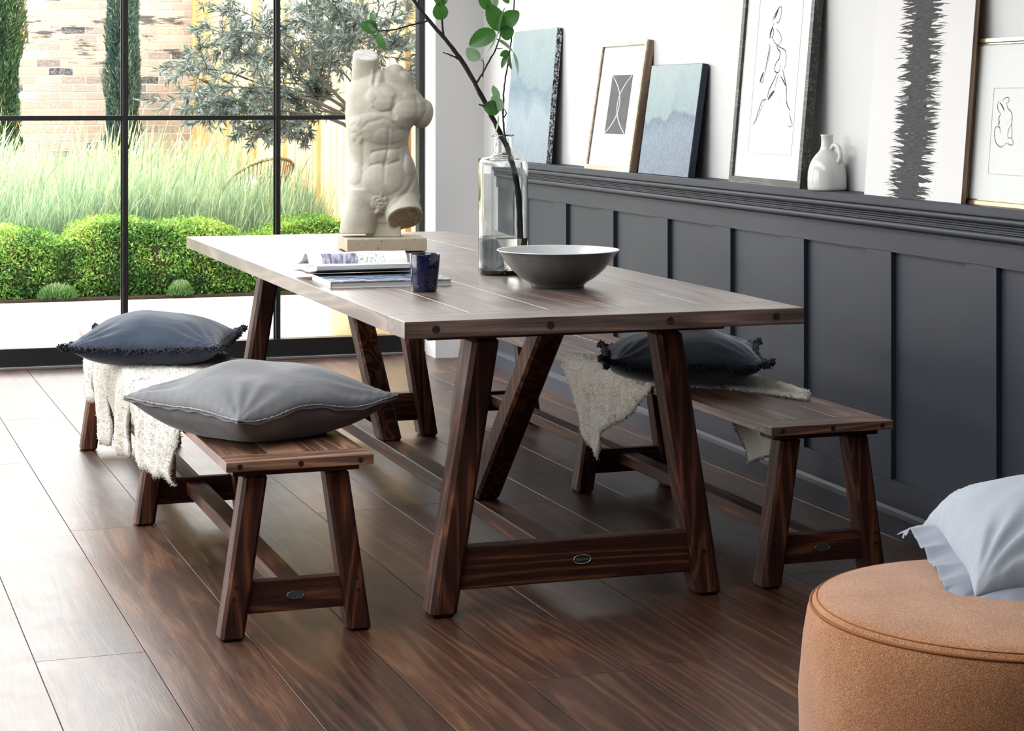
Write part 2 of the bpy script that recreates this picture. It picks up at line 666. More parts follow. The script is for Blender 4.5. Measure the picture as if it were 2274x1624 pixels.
def oval_plate(name, w_, h_, parent, loc, mat_, rim=None):
    bm = bmesh.new()
    prof = []
    n = 40
    rings = []
    for sc_, y in ((1.0, 0.0), (1.0, -0.0012), (0.93, -0.0022), (0.90, -0.0016)):
        rings.append([bm.verts.new((sc_ * w_ / 2 * math.cos(2 * PI * i / n), y, sc_ * h_ / 2 * math.sin(2 * PI * i / n))) for i in range(n)])
    for a_, b_ in zip(rings, rings[1:]):
        for i in range(n):
            j = (i + 1) % n
            bm.faces.new((a_[i], a_[j], b_[j], b_[i]))
    bm.faces.new(rings[-1])
    bm.faces.new(rings[0][::-1])
    o = obj(name, bm, mat_, parent, loc=loc, autosmooth=40)
    if rim is not None:
        r_ = bmesh.new()
        ring = [(w_ / 2 * math.cos(2 * PI * i / n), -0.0022, h_ / 2 * math.sin(2 * PI * i / n)) for i in range(n + 1)]
        tube(r_, ring, 0.0011, 6, cap=False)
        e = obj('rim', r_, rim, o, smooth=True)
    for s_ in (-1, 1):
        p_ = bmesh.new()
        bmesh.ops.create_uvsphere(p_, u_segments=8, v_segments=6, radius=0.0013)
        obj('pin', p_, steel_m, o, smooth=True, loc=(s_ * w_ * 0.44, -0.0022, 0))
    return o


steel_m = plain('bright_steel', (0.75, 0.75, 0.74), 0.25, 0.5, 0.9, nscale=30, namt=0.05)
plate_m = plain('dark_pewter_plate', (0.045, 0.05, 0.052), 0.4, 0.5, 0.7, nscale=60, namt=0.2)
bench_plate_m = plain('grey_pewter_plate', (0.10, 0.105, 0.11), 0.38, 0.5, 0.6, nscale=60, namt=0.2)


def pegs(parent, pts, axis='y', r=0.0085, proud=0.0006):
    for (x, y, z) in pts:
        bm = bmesh.new()
        m_ = Matrix.Translation((0, 0, 0)) @ Matrix.Rotation(PI / 2, 4, 'X')
        bmesh.ops.create_cone(bm, cap_ends=True, segments=20, radius1=r, radius2=r, depth=0.01, matrix=m_)
        obj('peg', bm, peg_m, parent, loc=(x, y + 0.005 - proud, z))


TW, TL, TH, TT = 1.033, 3.08, 0.757, 0.0405
table = thing('dining_table', 'long dark oak trestle dining table with pegged ends, between the two benches',
              'table', (1.679, 6.070, 0), math.radians(0.85))
hw, hl = TW / 2, TL / 2
ew = 0.155
# the top: five long boards between two breadboard ends
nb = 5
bw = TW / nb
for i in range(nb):
    x = -hw + bw * (i + 0.5)
    bm = bmesh.new()
    L_ = TL - 2 * ew - 0.001
    box(bm, -bw / 2 + 0.0004, bw / 2 - 0.0004, -L_ / 2, L_ / 2, -TT, 0, 0.0004)
    obj('tabletop_board', bm, oak_top_y, table, loc=(x, 0, TH))
for s_ in (-1, 1):
    bm = boxm(-hw, hw, -ew / 2, ew / 2, -TT, 0, 0.0018, seg=2)
    e = obj('breadboard_end', bm, oak_top_x, table, loc=(0, s_ * (hl - ew / 2), TH))
pegs(table, [(x, -hl, TH - TT / 2) for x in (-0.44, -0.155, 0.155, 0.44)], r=0.0098)
LY = 1.285
for s_ in (-1, 1):
    for sx_ in (-1, 1):
        bm = leg_prism(sx_ * 0.357, sx_ * 0.245, 0, 0.070, 0.085, 0.0, TH - TT - 0.03, 0.011)
        obj('leg', bm, oak_z, table, loc=(0, s_ * LY, 0))
    obj('top_rail', boxm(-0.40, 0.40, -0.04, 0.04, TH - TT - 0.032, TH - TT - 0.0005, 0.004), oak_x, table, loc=(0, s_ * LY, 0))
    xo = 0.357 - (0.112) * 0.114 / 0.69
    cr = obj('cross_rail', boxm(-xo, xo, -0.0225, 0.0225, 0.062, 0.166, 0.003), oak_x, table, loc=(0, s_ * LY, 0))
obj('stretcher', boxm(-0.036, 0.036, -LY + 0.022, LY - 0.022, 0.082, 0.126, 0.003), oak_y, table)
for s_ in (-1, 1):
    bm = bmesh.new()
    yb, yt = s_ * 0.52, s_ * 1.13
    slanted(bm, [(-0.037, yb - 0.05, 0.126), (0.037, yb - 0.05, 0.126), (0.037, yb + 0.05, 0.126), (-0.037, yb + 0.05, 0.126)],
            [(-0.037, yt - 0.05, TH - TT), (0.037, yt - 0.05, TH - TT), (0.037, yt + 0.05, TH - TT), (-0.037, yt + 0.05, TH - TT)], 0.008)
    obj('brace', bm, oak_z, table)
pegs(table, [(-0.338, -LY - 0.0425, 0.115), (0.338, -LY - 0.0425, 0.115)], r=0.006)
plate = oval_plate('maker_plate', 0.047, 0.0225, table, (0.012, -LY - 0.0228, 0.116), plate_m, steel_m)
# engraved script on the plate
tcu = bpy.data.curves.new('engraving', 'FONT')
tcu.body = 'Neptune'
tcu.size = 0.0098
tcu.shear = 0.45
tcu.align_x = 'CENTER'
tcu.align_y = 'CENTER'
tcu.extrude = 0.0001
tmp = bpy.data.objects.new('tmp', tcu)
COL.objects.link(tmp)
dg = bpy.context.evaluated_depsgraph_get()
tme = bpy.data.meshes.new_from_object(tmp.evaluated_get(dg))
bpy.data.objects.remove(tmp)
eng = link_mesh('engraving', tme, None, plate, loc=(0, -0.0019, 0), rot=(PI / 2, 0, 0))
tme.materials.clear(); tme.materials.append(steel_m)

# ------------------------------------------------------------------ benches


def make_bench(name, label):
    root = thing(name, label, 'bench')
    BW, BL, BH, BT = 0.355, 2.86, 0.43, 0.023
    h, l_ = BW / 2, BL / 2
    e_ = 0.095
    for i in range(3):
        w_ = BW / 3
        obj('seat_board', boxm(-w_ / 2 + 0.0003, w_ / 2 - 0.0003, -l_ + e_, l_ - e_, -BT, 0, 0.0008), oak_seat_y, root, loc=(-h + w_ * (i + 0.5), 0, BH))
    for s_ in (-1, 1):
        obj('breadboard_end', boxm(-h, h, -e_ / 2, e_ / 2, -BT, 0, 0.0014, seg=2), oak_seat_x, root, loc=(0, s_ * (l_ - e_ / 2), BH))
    pegs(root, [(x, -l_, BH - BT / 2) for x in (-0.145, 0.0, 0.145)], r=0.0068)
    ly = l_ - 0.075
    for yy in (-ly, 0, ly):
        for sx_ in (-1, 1):
            bm = leg_prism(sx_ * 0.155, sx_ * 0.098, 0, 0.058, 0.068, 0.0, BH - BT - 0.016, 0.008)
            obj('leg', bm, oak_z, root, loc=(0, yy, 0))
        obj('batten', boxm(-h + 0.022, h - 0.026, -0.04, 0.04, BH - BT - 0.0175, BH - BT - 0.0005, 0.004, seg=2), oak_x, root, loc=(0, yy, 0))
        r_ = obj('cross_rail', boxm(-0.14, 0.14, -0.014, 0.014, 0.058, 0.134, 0.002), oak_x, root, loc=(0, yy, 0))
    obj('stretcher', boxm(-0.028, 0.028, -ly + 0.014, ly - 0.014, 0.085, 0.122, 0.002), oak_y, root)
    pegs(root, [(0.150, -ly - 0.034, 0.10), (0.146, -ly - 0.034, 0.128), (-0.150, -ly - 0.034, 0.10), (-0.146, -ly - 0.034, 0.128)], r=0.005)
    oval_plate('maker_plate', 0.045, 0.021, root, (0.0, -ly - 0.0142, 0.095), bench_plate_m)
    return root


def copy_tree(o, parent=None):
    c = o.copy()
    COL.objects.link(c)
    c.parent = parent
    for ch in [q for q in bpy.data.objects if q.parent == o]:
        copy_tree(ch, c)
    return c


bench = make_bench('dining_bench', 'dark oak bench left of the table, carrying the grey cushion and a navy cushion')
bench['group'] = 'matching oak benches'
bench2 = copy_tree(bench)
bench.location = (0.937, 6.075, 0)
bench.rotation_euler = (0, 0, math.radians(1.15))
bench2.location = (2.362, 6.150, 0)
bench2.rotation_euler = (0, 0, math.radians(1.15))
bench2['label'] = 'dark oak bench between the table and the panelled wall, its near end bare wood'

# ------------------------------------------------------------------ cushions


def fabric(name, c0, c1, nscale=9, weave=900, bump=0.25, rough=0.9, sheen=0.25, fold=0.0):
    t = NT(name)
    co = t.objco()
    f = t.noise(co, nscale, 4, 0.6)
    c = t.mix(t.ramp(f, [(0.3, 0.0), (0.7, 1.0)]), c0, c1)
    s = t.vmath('MULTIPLY', co, (weave, weave * 0.25, weave * 0.5))
    h = t.noise(s, 1.0, 1.0)
    s2 = t.vmath('MULTIPLY', co, (weave * 0.25, weave, weave * 0.5))
    h2 = t.noise(s2, 1.0, 1.0)
    h = t.math('ADD', h, h2)
    c = t.mix(t.math('MULTIPLY', h, 0.35), c, tuple(x * 0.7 for x in c0))
    nm = t.bump(h, bump, 0.0008)
    if fold:
        fn = t.noise(t.vmath('MULTIPLY', co, (3, 14, 6)), 1.0, 3.0)
        nm = t.bump(fn, fold, 0.02, nm)
    return t.setp(c, rough, 0.15, nm, sheen=sheen)


navy_m = fabric('washed_navy_linen', (0.030, 0.040, 0.062), (0.055, 0.070, 0.100), fold=0.25)
fringe_m = fabric('navy_fringe_yarn', (0.015, 0.019, 0.030), (0.030, 0.036, 0.052), bump=0.4)
grey_m = fabric('charcoal_grey_linen', (0.11, 0.111, 0.117), (0.18, 0.182, 0.19), fold=0.2)
trim_m = fabric('pale_frayed_edge', (0.22, 0.20, 0.20), (0.34, 0.31, 0.31), bump=0.5)
blue_m = fabric('pale_blue_grey_linen', (0.27, 0.30, 0.345), (0.37, 0.405, 0.45), nscale=5, fold=0.15)
flange_m = fabric('blue_grey_flange', (0.20, 0.22, 0.27), (0.27, 0.29, 0.34), nscale=7, fold=0.15)


def cushion_cover(w_, d_, tt, tb, seed=0, n=72, pinch=0.05, wr=0.006, lift=0.0, droop=None):
    """returns (mesh, edge_function). seam in plane z=0, tt/tb top and bottom half thickness"""
    def seam(u, v):
        x = u * w_ / 2 * (1 - pinch * (1 - v * v))
        y = v * d_ / 2 * (1 - pinch * (1 - u * u))
        z = 0.010 * math.sin(5.1 * u + seed) * math.cos(4.3 * v + seed * 2)
        c4 = (u * u * v * v) ** 2
        z += lift * c4
        if droop: z += droop(u, v)
        return x, y, z
    V, idx = [], {}
    for side in (1, -1):
        for i in range(n + 1):
            for j in range(n + 1):
                u = -math.cos(PI * i / n); v = -math.cos(PI * j / n)
                border = i in (0, n) or j in (0, n)
                if side == -1 and border:
                    idx[(side, i, j)] = idx[(1, i, j)]
                    continue
                x, y, z0 = seam(u, v)
                t_ = ((1 - abs(u) ** 2.4) * (1 - abs(v) ** 2.4))
                t_ = max(t_, 0) ** 0.46
                dome = 0.72 + 0.28 * (1 - u * u) * (1 - v * v)
                if side == 1:
                    z = z0 * (1 - t_ * 0.6) + tt * t_ * dome
                    # creases that radiate from the corners
                    for cu, cv in ((-1, -1), (1, -1), (1, 1), (-1, 1)):
                        du, dv = u - cu, v - cv
                        r_ = math.hypot(du, dv)
                        an = math.atan2(dv, du)
                        z += wr * math.exp(-((r_ - 0.38) / 0.28) ** 2) * math.sin(an * 17 + seed + cu * 3 + cv) * t_
                    z += 0.010 * t_ * mnoise.noise(Vector((u * 2.0 + seed, v * 2.0, seed)))
                    # puckers along the seam
                    e_ = min(1 - abs(u), 1 - abs(v))
                    z += 0.0022 * math.exp(-e_ * 14) * math.sin((u - v) * 46 + seed) * min(1, e_ * 30)
                else:
                    z = z0 * (1 - t_) - min(tb * 1.0, tb * 1.25 * t_)
                idx[(side, i, j)] = len(V)
                V.append((x, y, z))
    F = []
    for i in range(n):
        for j in range(n):
            F.append((idx[(1, i, j)], idx[(1, i + 1, j)], idx[(1, i + 1, j + 1)], idx[(1, i, j + 1)]))
            F.append((idx[(-1, i, j)], idx[(-1, i, j + 1)], idx[(-1, i + 1, j + 1)], idx[(-1, i + 1, j)]))
    return V, F, seam


def perimeter(seam, n):
    """points around the seam with outward direction"""
    out = []
    for k in range(4 * n):
        s_ = k / n
        q = int(s_) % 4
        t_ = (s_ - int(s_)) * 2 - 1
        u, v = [(t_, -1), (1, t_), (-t_, 1), (-1, -t_)][q]
        x, y, z = seam(u, v)
        dx, dy = [(0, -1), (1, 0), (0, 1), (-1, 0)][q]
        if abs(t_) > 0.9:
            cx_, cy_ = seam(u * 1.0, v * 1.0)[:2]
            r_ = math.hypot(u, v)
            dx, dy = u / r_, v / r_
        out.append((x, y, z, dx, dy, t_, q))
    return out


def strands(parent, name, seam, m, n=260, per=5, L=0.020, rad=0.0018, knots=True, seed=1, zbias=0.0):
    """soft fringe: short curled yarns around the seam, with a bunched knot at each corner"""
    rr = random.Random(seed)
    bm = bmesh.new()
    for (x, y, z, dx, dy, t_, q) in perimeter(seam, n // 4):
        for k in range(per):
            a_ = rr.uniform(-0.9, 0.9)
            ex = dx * math.cos(a_) - dy * math.sin(a_)
            ey = dx * math.sin(a_) + dy * math.cos(a_)
            ez = rr.uniform(-0.9, 0.7) + zbias
            l_ = L * rr.uniform(0.6, 1.1)
            jx, jy = rr.uniform(-0.003, 0.003), rr.uniform(-0.003, 0.003)
            p0 = (x + jx, y + jy, z + rr.uniform(-0.004, 0.004))
            p1 = (p0[0] + ex * l_ * 0.6, p0[1] + ey * l_ * 0.6, p0[2] + ez * l_ * 0.6)
            p2 = (p1[0] + ex * l_ * 0.25 + rr.uniform(-.003, .003), p1[1] + ey * l_ * 0.25 + rr.uniform(-.003, .003), p1[2] + rr.uniform(-.006, .004))
            tube(bm, [p0, p1, p2], [rad, rad * 1.15, rad * 0.5], 4)
    o = obj(name, bm, m, parent, smooth=True)
    if knots:
        for u, v in ((-1, -1), (1, -1), (1, 1), (-1, 1)):
            x, y, z = seam(u, v)
            b2 = bmesh.new()
            r_ = math.hypot(x, y)
            ox, oy = x / r_, y / r_
            for k in range(150):
                th = rr.uniform(0, 2 * PI); ph = rr.uniform(-1, 1)
                d_ = Vector((math.cos(th) * math.sqrt(1 - ph * ph), math.sin(th) * math.sqrt(1 - ph * ph), ph))
                c_ = Vector((x + ox * 0.022, y + oy * 0.022, z + 0.004))
                if k % 3 == 0: c_ = Vector((x + ox * 0.006, y + oy * 0.006, z))
                s_ = rr.uniform(0.006, 0.0125)
                p0 = c_ + d_ * 0.002
                p1 = c_ + d_ * s_
                p2 = p1 + Vector((rr.uniform(-.004, .004), rr.uniform(-.004, .004), rr.uniform(-.004, .004)))
                tube(b2, [p0, p1, p2], [0.0026, 0.0026, 0.0012], 4)
            obj('corner_knot', b2, m, parent, smooth=True)
    return o


# navy cushion on the left bench
c1 = thing('cushion', 'dark navy fringed cushion with knotted corners, on the bench left of the table', 'cushion', (0.872, 6.47, 0.499), math.radians(-18), 'cushions on the benches')
V, F, seam = cushion_cover(0.465, 0.47, 0.100, 0.056, seed=1.3, lift=0.010)
link_mesh('cover', np_mesh('cover', V, F), navy_m, c1, smooth=True)
strands(c1, 'fringe', seam, fringe_m, 480, 7, 0.021, seed=3)
# navy cushion on the right bench
c2 = thing('cushion', 'navy cushion with thick fringe, on the bench beside the panelled wall', 'cushion', (2.293, 5.50, 0.508), math.radians(-20), 'cushions on the benches')
V, F, seam = cushion_cover(0.45, 0.42, 0.095, 0.056, seed=4.1, lift=0.018)
link_mesh('cover', np_mesh('cover', V, F), navy_m, c2, smooth=True)
strands(c2, 'fringe', seam, fringe_m, 480, 6, 0.020, seed=8)
# grey cushion, raw pale edge
c3 = thing('cushion', 'large charcoal grey cushion with a pale frayed edge, nearest on the left bench', 'cushion', (0.947, 5.06, 0.515), math.radians(26), 'cushions on the benches')
V, F, seam = cushion_cover(0.495, 0.49, 0.088, 0.083, seed=2.2, pinch=0.06, wr=0.006)
link_mesh('cover', np_mesh('cover', V, F), grey_m, c3, smooth=True)
bm = bmesh.new()
rr = random.Random(5)
ring = perimeter(seam, 110)
pts = [(x + dx * 0.003 + rr.uniform(-.0008, .0008), y + dy * 0.003, z + rr.uniform(-.001, .001)) for x, y, z, dx, dy, t_, q in ring]
tube(bm, pts + [pts[0]], [rr.uniform(0.0012, 0.0024) for _ in range(len(pts) + 1)], 6, cap=False)
obj('frayed_edge', bm, trim_m, c3, smooth=True)
bm = bmesh.new()
inner, outer = [], []
for x, y, z, dx, dy, t_, q in ring:
    inner.append(bm.verts.new((x - dx * 0.004, y - dy * 0.004, z - 0.001)))
    outer.append(bm.verts.new((x + dx * 0.005, y + dy * 0.005, z - 0.007 + 0.002 * math.sin(t_ * 19 + q))))
for i in range(len(inner)):
    j = (i + 1) % len(inner)
    bm.faces.new((inner[i], inner[j], outer[j], outer[i]))
o = obj('seam_strip', bm, grey_m, c3, smooth=True)
sol = o.modifiers.new('thick', 'SOLIDIFY'); sol.thickness = 0.0015

# ------------------------------------------------------------------ sheepskin throws
wool_m = NT('cream_sheepskin_wool')
co = wool_m.objco()
f1 = wool_m.noise(co, 30, 3)
wc = wool_m.mix(f1, (0.36, 0.335, 0.29), (0.58, 0.55, 0.50))
wool_m.b.inputs['Subsurface Weight'].default_value = 0.0
wool_m = wool_m.setp(wc, 0.95, 0.1, wool_m.bump(wool_m.noise(co, 170, 3), 0.5, 0.004), sheen=0.4)


def sheepskin(name, label, group, loc, rz, hw_, top, y0f, y1f, DL, DR, seed, fold=0.012, ntuft=15000, swell=0.012):
    """draped fleece. local frame of the bench: x across, y along. y0f/y1f(s) near and far edge, DL/DR(y) hang on each side"""
    root = thing(name, label, 'sheepskin', loc, rz, group)
    ns, nt = 150, 150
    P = np.zeros((ns + 1, nt + 1, 3))
    rr_ = 0.020
    for i in range(ns + 1):
        for j in range(nt + 1):
            t_ = j / nt
            s_ = i / ns
            y = y0f(s_) + t_ * (y1f(s_) - y0f(s_))
            dl, dr = max(DL(y), 0.0), max(DR(y), 0.0)
            tot = dl + 2 * hw_ + dr
            a_ = s_ * tot
            fx = fold * math.sin(y * 31 + seed) + 0.5 * fold * math.sin(y * 57 + seed * 2)
            if a_ < dl:
                dd = dl - a_
                k_ = min(1, dd / 0.12)
                x = -hw_ - 0.010 - fx * k_ * (dd > 0) - 0.02 * k_ * (1 - k_)
                z = top - dd
            elif a_ > dl + 2 * hw_:
                dd = a_ - dl - 2 * hw_
                k_ = min(1, dd / 0.12)
                x = hw_ + 0.010 + fx * k_
                z = top - dd
            else:
                x = -hw_ + (a_ - dl)
                z = top + 0.002 * math.sin(y * 20 + x * 30)
            P[i, j] = (x, y, z)
    # relax across so that the drape rounds over the bench edge
    for _ in range(14):
        Q = P.copy()
        Q[1:-1, :, 0] = (P[:-2, :, 0] + P[2:, :, 0] + 2 * P[1:-1, :, 0]) / 4
        Q[1:-1, :, 2] = (P[:-2, :, 2] + P[2:, :, 2] + 2 * P[1:-1, :, 2]) / 4
        P = Q
    # keep clear of the bench edge
    for i in range(ns + 1):
        for j in range(nt + 1):
            x, y, z = P[i, j]
            if z > top - 0.03 and abs(x) > hw_ - 0.03:
                P[i, j, 2] = max(z, top - max(0.0, (abs(x) - hw_ - 0.001)) * 3)
            if z < top - 0.005 and abs(x) < hw_ + 0.006:
                P[i, j, 0] = math.copysign(hw_ + 0.006, x)
    du = np.gradient(P, axis=0); dv = np.gradient(P, axis=1)
    N = np.cross(du, dv)
    N /= (np.linalg.norm(N, axis=2, keepdims=True) + 1e-9)
    N = -N if N[ns // 2, nt // 2, 2] < 0 else N
    thick = np.zeros((ns + 1, nt + 1))
    for i in range(ns + 1):
        for j in range(nt + 1):
            e_ = min(i, ns - i, j, nt - j) / 7.0
            e_ = min(1, e_)
            p = Vector(P[i, j])
            q_ = mnoise.noise(p * 60) * 0.5 + mnoise.noise(p * 130) * 0.35
            thick[i, j] = (swell + 0.006 * q_) * math.sqrt(max(0.02, e_ * (2 - e_)))
    T = P + N * thick[:, :, None]
    B = P + N * 0.001
    V = np.concatenate([T.reshape(-1, 3), B.reshape(-1, 3)])
    m_ = (ns + 1) * (nt + 1)
    F = []
    idx = lambda i, j: i * (nt + 1) + j
    for i in range(ns):
        for j in range(nt):
            q = (idx(i, j), idx(i + 1, j), idx(i + 1, j + 1), idx(i, j + 1))
            F.append(q)
            F.append(tuple(m_ + v for v in q[::-1]))
    brd = [(i, 0) for i in range(ns)] + [(ns, j) for j in range(nt)] + [(i, nt) for i in range(ns, 0, -1)] + [(0, j) for j in range(nt, 0, -1)]
    for a_, b_ in zip(brd, brd[1:] + brd[:1]):
        F.append((idx(*b_), idx(*a_), m_ + idx(*a_), m_ + idx(*b_)))
    me = np_mesh('hide', V, F)
    link_mesh('hide', me, wool_m, root, smooth=True)
    # wool curls as short tapered tufts
    rng = np.random.default_rng(seed * 10 + 1)
    w_ = np.linalg.norm(np.cross(du, dv), axis=2)[:-1, :-1].ravel()
    pick = rng.choice(len(w_), ntuft, p=w_ / w_.sum())
    ii, jj = pick // nt, pick % nt
    base = T[ii, jj] + (T[ii + 1, jj] - T[ii, jj]) * rng.random((ntuft, 1)) + (T[ii, jj + 1] - T[ii, jj]) * rng.random((ntuft, 1))
    nn = N[ii, jj]
    # extra tufts on the rim
    nr = 3500
    bi = rng.integers(0, len(brd), nr)
    be = np.array([T[brd[k]] * 0.6 + B[brd[k]] * 0.4 for k in bi]) + rng.normal(0, 0.002, (nr, 3))
    cen = np.array([P[min(max(brd[k][0], 6), ns - 6), min(max(brd[k][1], 6), nt - 6)] for k in bi])
    on = be - cen
    on /= np.linalg.norm(on, axis=1, keepdims=True) + 1e-9
    base = np.concatenate([base, be]); nn = np.concatenate([nn, on * 0.7 + np.array([N[brd[k]] for k in bi]) * 0.4])
    M = len(base)
    d_ = nn * 0.8 + rng.normal(0, 0.6, (M, 3)) + np.array([0, 0, -0.25])
    d_ /= np.linalg.norm(d_, axis=1, keepdims=True)
    L_ = rng.uniform(0.004, 0.010, (M, 1))
    r_ = rng.uniform(0.0012, 0.0022, (M, 1))
    a1 = np.cross(d_, rng.normal(0, 1, (M, 3))); a1 /= np.linalg.norm(a1, axis=1, keepdims=True)
    a2 = np.cross(d_, a1)
    base = base - nn * 0.002
    v0 = base + a1 * r_; v1 = base - a1 * r_ * 0.5 + a2 * r_ * 0.87; v2 = base - a1 * r_ * 0.5 - a2 * r_ * 0.87
    v3 = base + d_ * L_
    V2 = np.stack([v0, v1, v2, v3], 1).reshape(-1, 3)
    k0 = np.arange(M)[:, None] * 4
    F2 = np.concatenate([k0 + np.array([[0, 1, 3]]), k0 + np.array([[1, 2, 3]]), k0 + np.array([[2, 0, 3]])])
    o = link_mesh('wool', np_mesh('wool', V2, F2), wool_m, root, smooth=True)
    o['kind'] = 'stuff'
    return root


BX, BYc, BR = 0.937, 6.075, math.radians(1.15)


def lobes(y, items):
    """hang length: items = (y centre, half width, depth); valleys between the lobes"""
    best = 0.0
    for c_, h_, d_ in items:
        u = abs(y - c_) / h_
        if u < 1:
            best = max(best, d_ * (1 - u ** 3.0) ** 0.7)
    return best


# in local bench coordinates y' = Y - 6.075
Lobes = [(1.00, 0.20, 0.16), (0.60, 0.205, 0.255), (0.17, 0.225, 0.215), (-0.24, 0.185, 0.185), (-0.46, 0.13, 0.165), (-0.70, 0.15, 0.14)]


def lp(y, xs, ys_):
    return float(np.interp(y, xs, ys_))


th1 = sheepskin('sheepskin_throw', 'cream sheepskin with ragged lobes, hanging over the left bench under two cushions', 'sheepskins on the benches',
                (BX, BYc, 0), BR, 0.1775, 0.4315,
                lambda s: -0.86 - 0.16 * max(0, s - 0.3), lambda s: 1.12 - 0.35 * max(0, s - 0.5),
                lambda y: 0.055 + 0.9 * lobes(y, Lobes), lambda y: 0.04 + 0.05 * max(0, math.sin(y * 4)), 2, fold=0.012)
th2 = sheepskin('sheepskin_throw', 'cream sheepskin hanging to a point, over the bench beside the panelled wall', 'sheepskins on the benches',
                (2.362, 6.150, 0), BR, 0.1775, 0.4315,
                lambda s: lp(s, [0, 0.45, 0.8, 1.0], [-0.64, -0.78, -1.06, -0.9]), lambda s: lp(s, [0, 0.4, 0.8, 1], [0.07, 0.05, -0.15, -0.35]),
                lambda y: lp(y, [-0.70, -0.62, -0.52, -0.40, -0.27, -0.22, -0.13, -0.05, 0.08], [0.01, 0.03, 0.10, 0.14, 0.19, 0.29, 0.23, 0.14, 0.02]),
                lambda y: lp(y, [-1.1, -0.75, -0.68, -0.52, -0.40, -0.1], [0.01, 0.05, 0.22, 0.27, 0.12, 0.02]), 5, fold=0.008)

# ------------------------------------------------------------------ round ottoman


def tweed():
    t = NT('rust_tweed')
    co = t.objco()
    a1 = t.noise(t.vmath('MULTIPLY', co, (900, 900, 500)), 1.0, 2.0, 0.7)
    a2 = t.noise(t.vmath('MULTIPLY', co, (420, 420, 900)), 1.0, 2.0, 0.7)
    f = t.math('ADD', t.math('MULTIPLY', a1, 0.5), t.math('MULTIPLY', a2, 0.5))
    big = t.noise(co, 9, 4)
    f = t.math('ADD', f, t.math('MULTIPLY_ADD', big, 0.12, -0.06))
    c = t.ramp(f, [(0.34, (0.10, 0.032, 0.012)), (0.5, (0.27, 0.115, 0.050)), (0.64, (0.54, 0.32, 0.18))])
    return t.setp(c, 0.95, 0.15, t.bump(f, 0.5, 0.0015), sheen=0.35)


tweed_m = tweed()
seam_m = plain('dark_rust_piping', (0.22, 0.085, 0.035), 0.9, 0.1, nscale=300, namt=0.3)
pf = thing('ottoman', 'round rust tweed ottoman with a stitched seam, under the pale blue cushion', 'ottoman', (1.868, 3.028, 0))
R_ = 0.341
PH = 0.418
prof = [(0, 0.012), (R_ - 0.03, 0.012), (R_ - 0.012, 0.02), (R_ + 0.004, 0.06), (R_ + 0.016, 0.16), (R_ + 0.018, 0.25), (R_ + 0.010, 0.34), (R_ + 0.002, 0.388), (R_ - 0.004, 0.400)]
bm = bmesh.new(); lathe(bm, prof, 128); obj('body', bm, tweed_m, pf, smooth=True)
prof = [(R_ - 0.004, 0.398), (R_ - 0.008, 0.4045), (R_ - 0.016, 0.410), (R_ - 0.04, 0.4155), (R_ * 0.6, PH + 0.003), (R_ * 0.3, PH + 0.006), (0, PH + 0.007)]
bm = bmesh.new(); lathe(bm, prof, 128); obj('seat_pad', bm, tweed_m, pf, smooth=True)
bm = bmesh.new()
tube(bm, [((R_ - 0.0035) * math.cos(2 * PI * i / 128), (R_ - 0.0035) * math.sin(2 * PI * i / 128), 0.3995) for i in range(129)], 0.0028, 8, cap=False)
obj('piping', bm, seam_m, pf, smooth=True)
bm = bmesh.new()
tube(bm, [((R_ - 0.014) * math.cos(2 * PI * i / 128), (R_ - 0.014) * math.sin(2 * PI * i / 128), 0.4092) for i in range(129)], 0.0012, 6, cap=False)
obj('stitching', bm, seam_m, pf, smooth=True)
bm = bmesh.new()
aa = math.radians(245)
tube(bm, [((r + 0.0006) * math.cos(aa), (r + 0.0006) * math.sin(aa), z) for r, z in [(R_ + 0.004, 0.06), (R_ + 0.016, 0.16), (R_ + 0.018, 0.25), (R_ + 0.010, 0.34), (R_ + 0.002, 0.388)]], 0.0014, 6)
obj('side_seam', bm, seam_m, pf, smooth=True)
bm = bmesh.new(); lathe(bm, [(0, 0), (R_ - 0.07, 0), (R_ - 0.065, 0.013), (0, 0.013)], 64); obj('base', bm, black_metal, pf)

c4 = thing('cushion', 'pale blue-grey cushion with a flat ruffled border, on the rust ottoman', 'cushion', (2.085, 3.165, 0.486), math.radians(-17.7))
c4.rotation_euler = (math.radians(4), math.radians(-2), math.radians(-17.7))
V, F, seam = cushion_cover(0.46, 0.44, 0.115, 0.056, seed=3.3, pinch=0.05, wr=0.009, droop=lambda u, v: -0.035 * max(0, (u * u + v * v - 1.0)) - 0.012)
link_mesh('cover', np_mesh('cover', V, F), blue_m, c4, smooth=True)
bm = bmesh.new()
ring = perimeter(seam, 120)
rows = [[], [], [], []]
for n_, (x, y, z, dx, dy, t_, q) in enumerate(ring):
    fl = 0.048 * (1.0 + (0.28 * ((abs(t_) - 0.9) / 0.1) if abs(t_) > 0.9 else 0))
    wave = math.sin(n_ * 0.41 + 1.3) * 0.6 + math.sin(n_ * 0.23 + 0.5)
    for k, a_ in enumerate((-0.004, 0.016, 0.033, fl)):
        zz = z + 0.0055 * wave * (a_ / 0.048) - 0.25 * max(0, a_) - (0.012 if k == 3 and abs(t_) > 0.8 else 0)
        rows[k].append(bm.verts.new((x + dx * a_, y + dy * a_, zz)))
for r0, r1 in zip(rows, rows[1:]):
    for i in range(len(r0)):
        j = (i + 1) % len(r0)
        bm.faces.new((r0[i], r0[j], r1[j], r1[i]))
o = obj('ruffled_border', bm, flange_m, c4, smooth=True)
sol = o.modifiers.new('thick', 'SOLIDIFY'); sol.thickness = 0.0022
sb = o.modifiers.new('soft', 'SUBSURF'); sb.levels = 1; sb.render_levels = 1

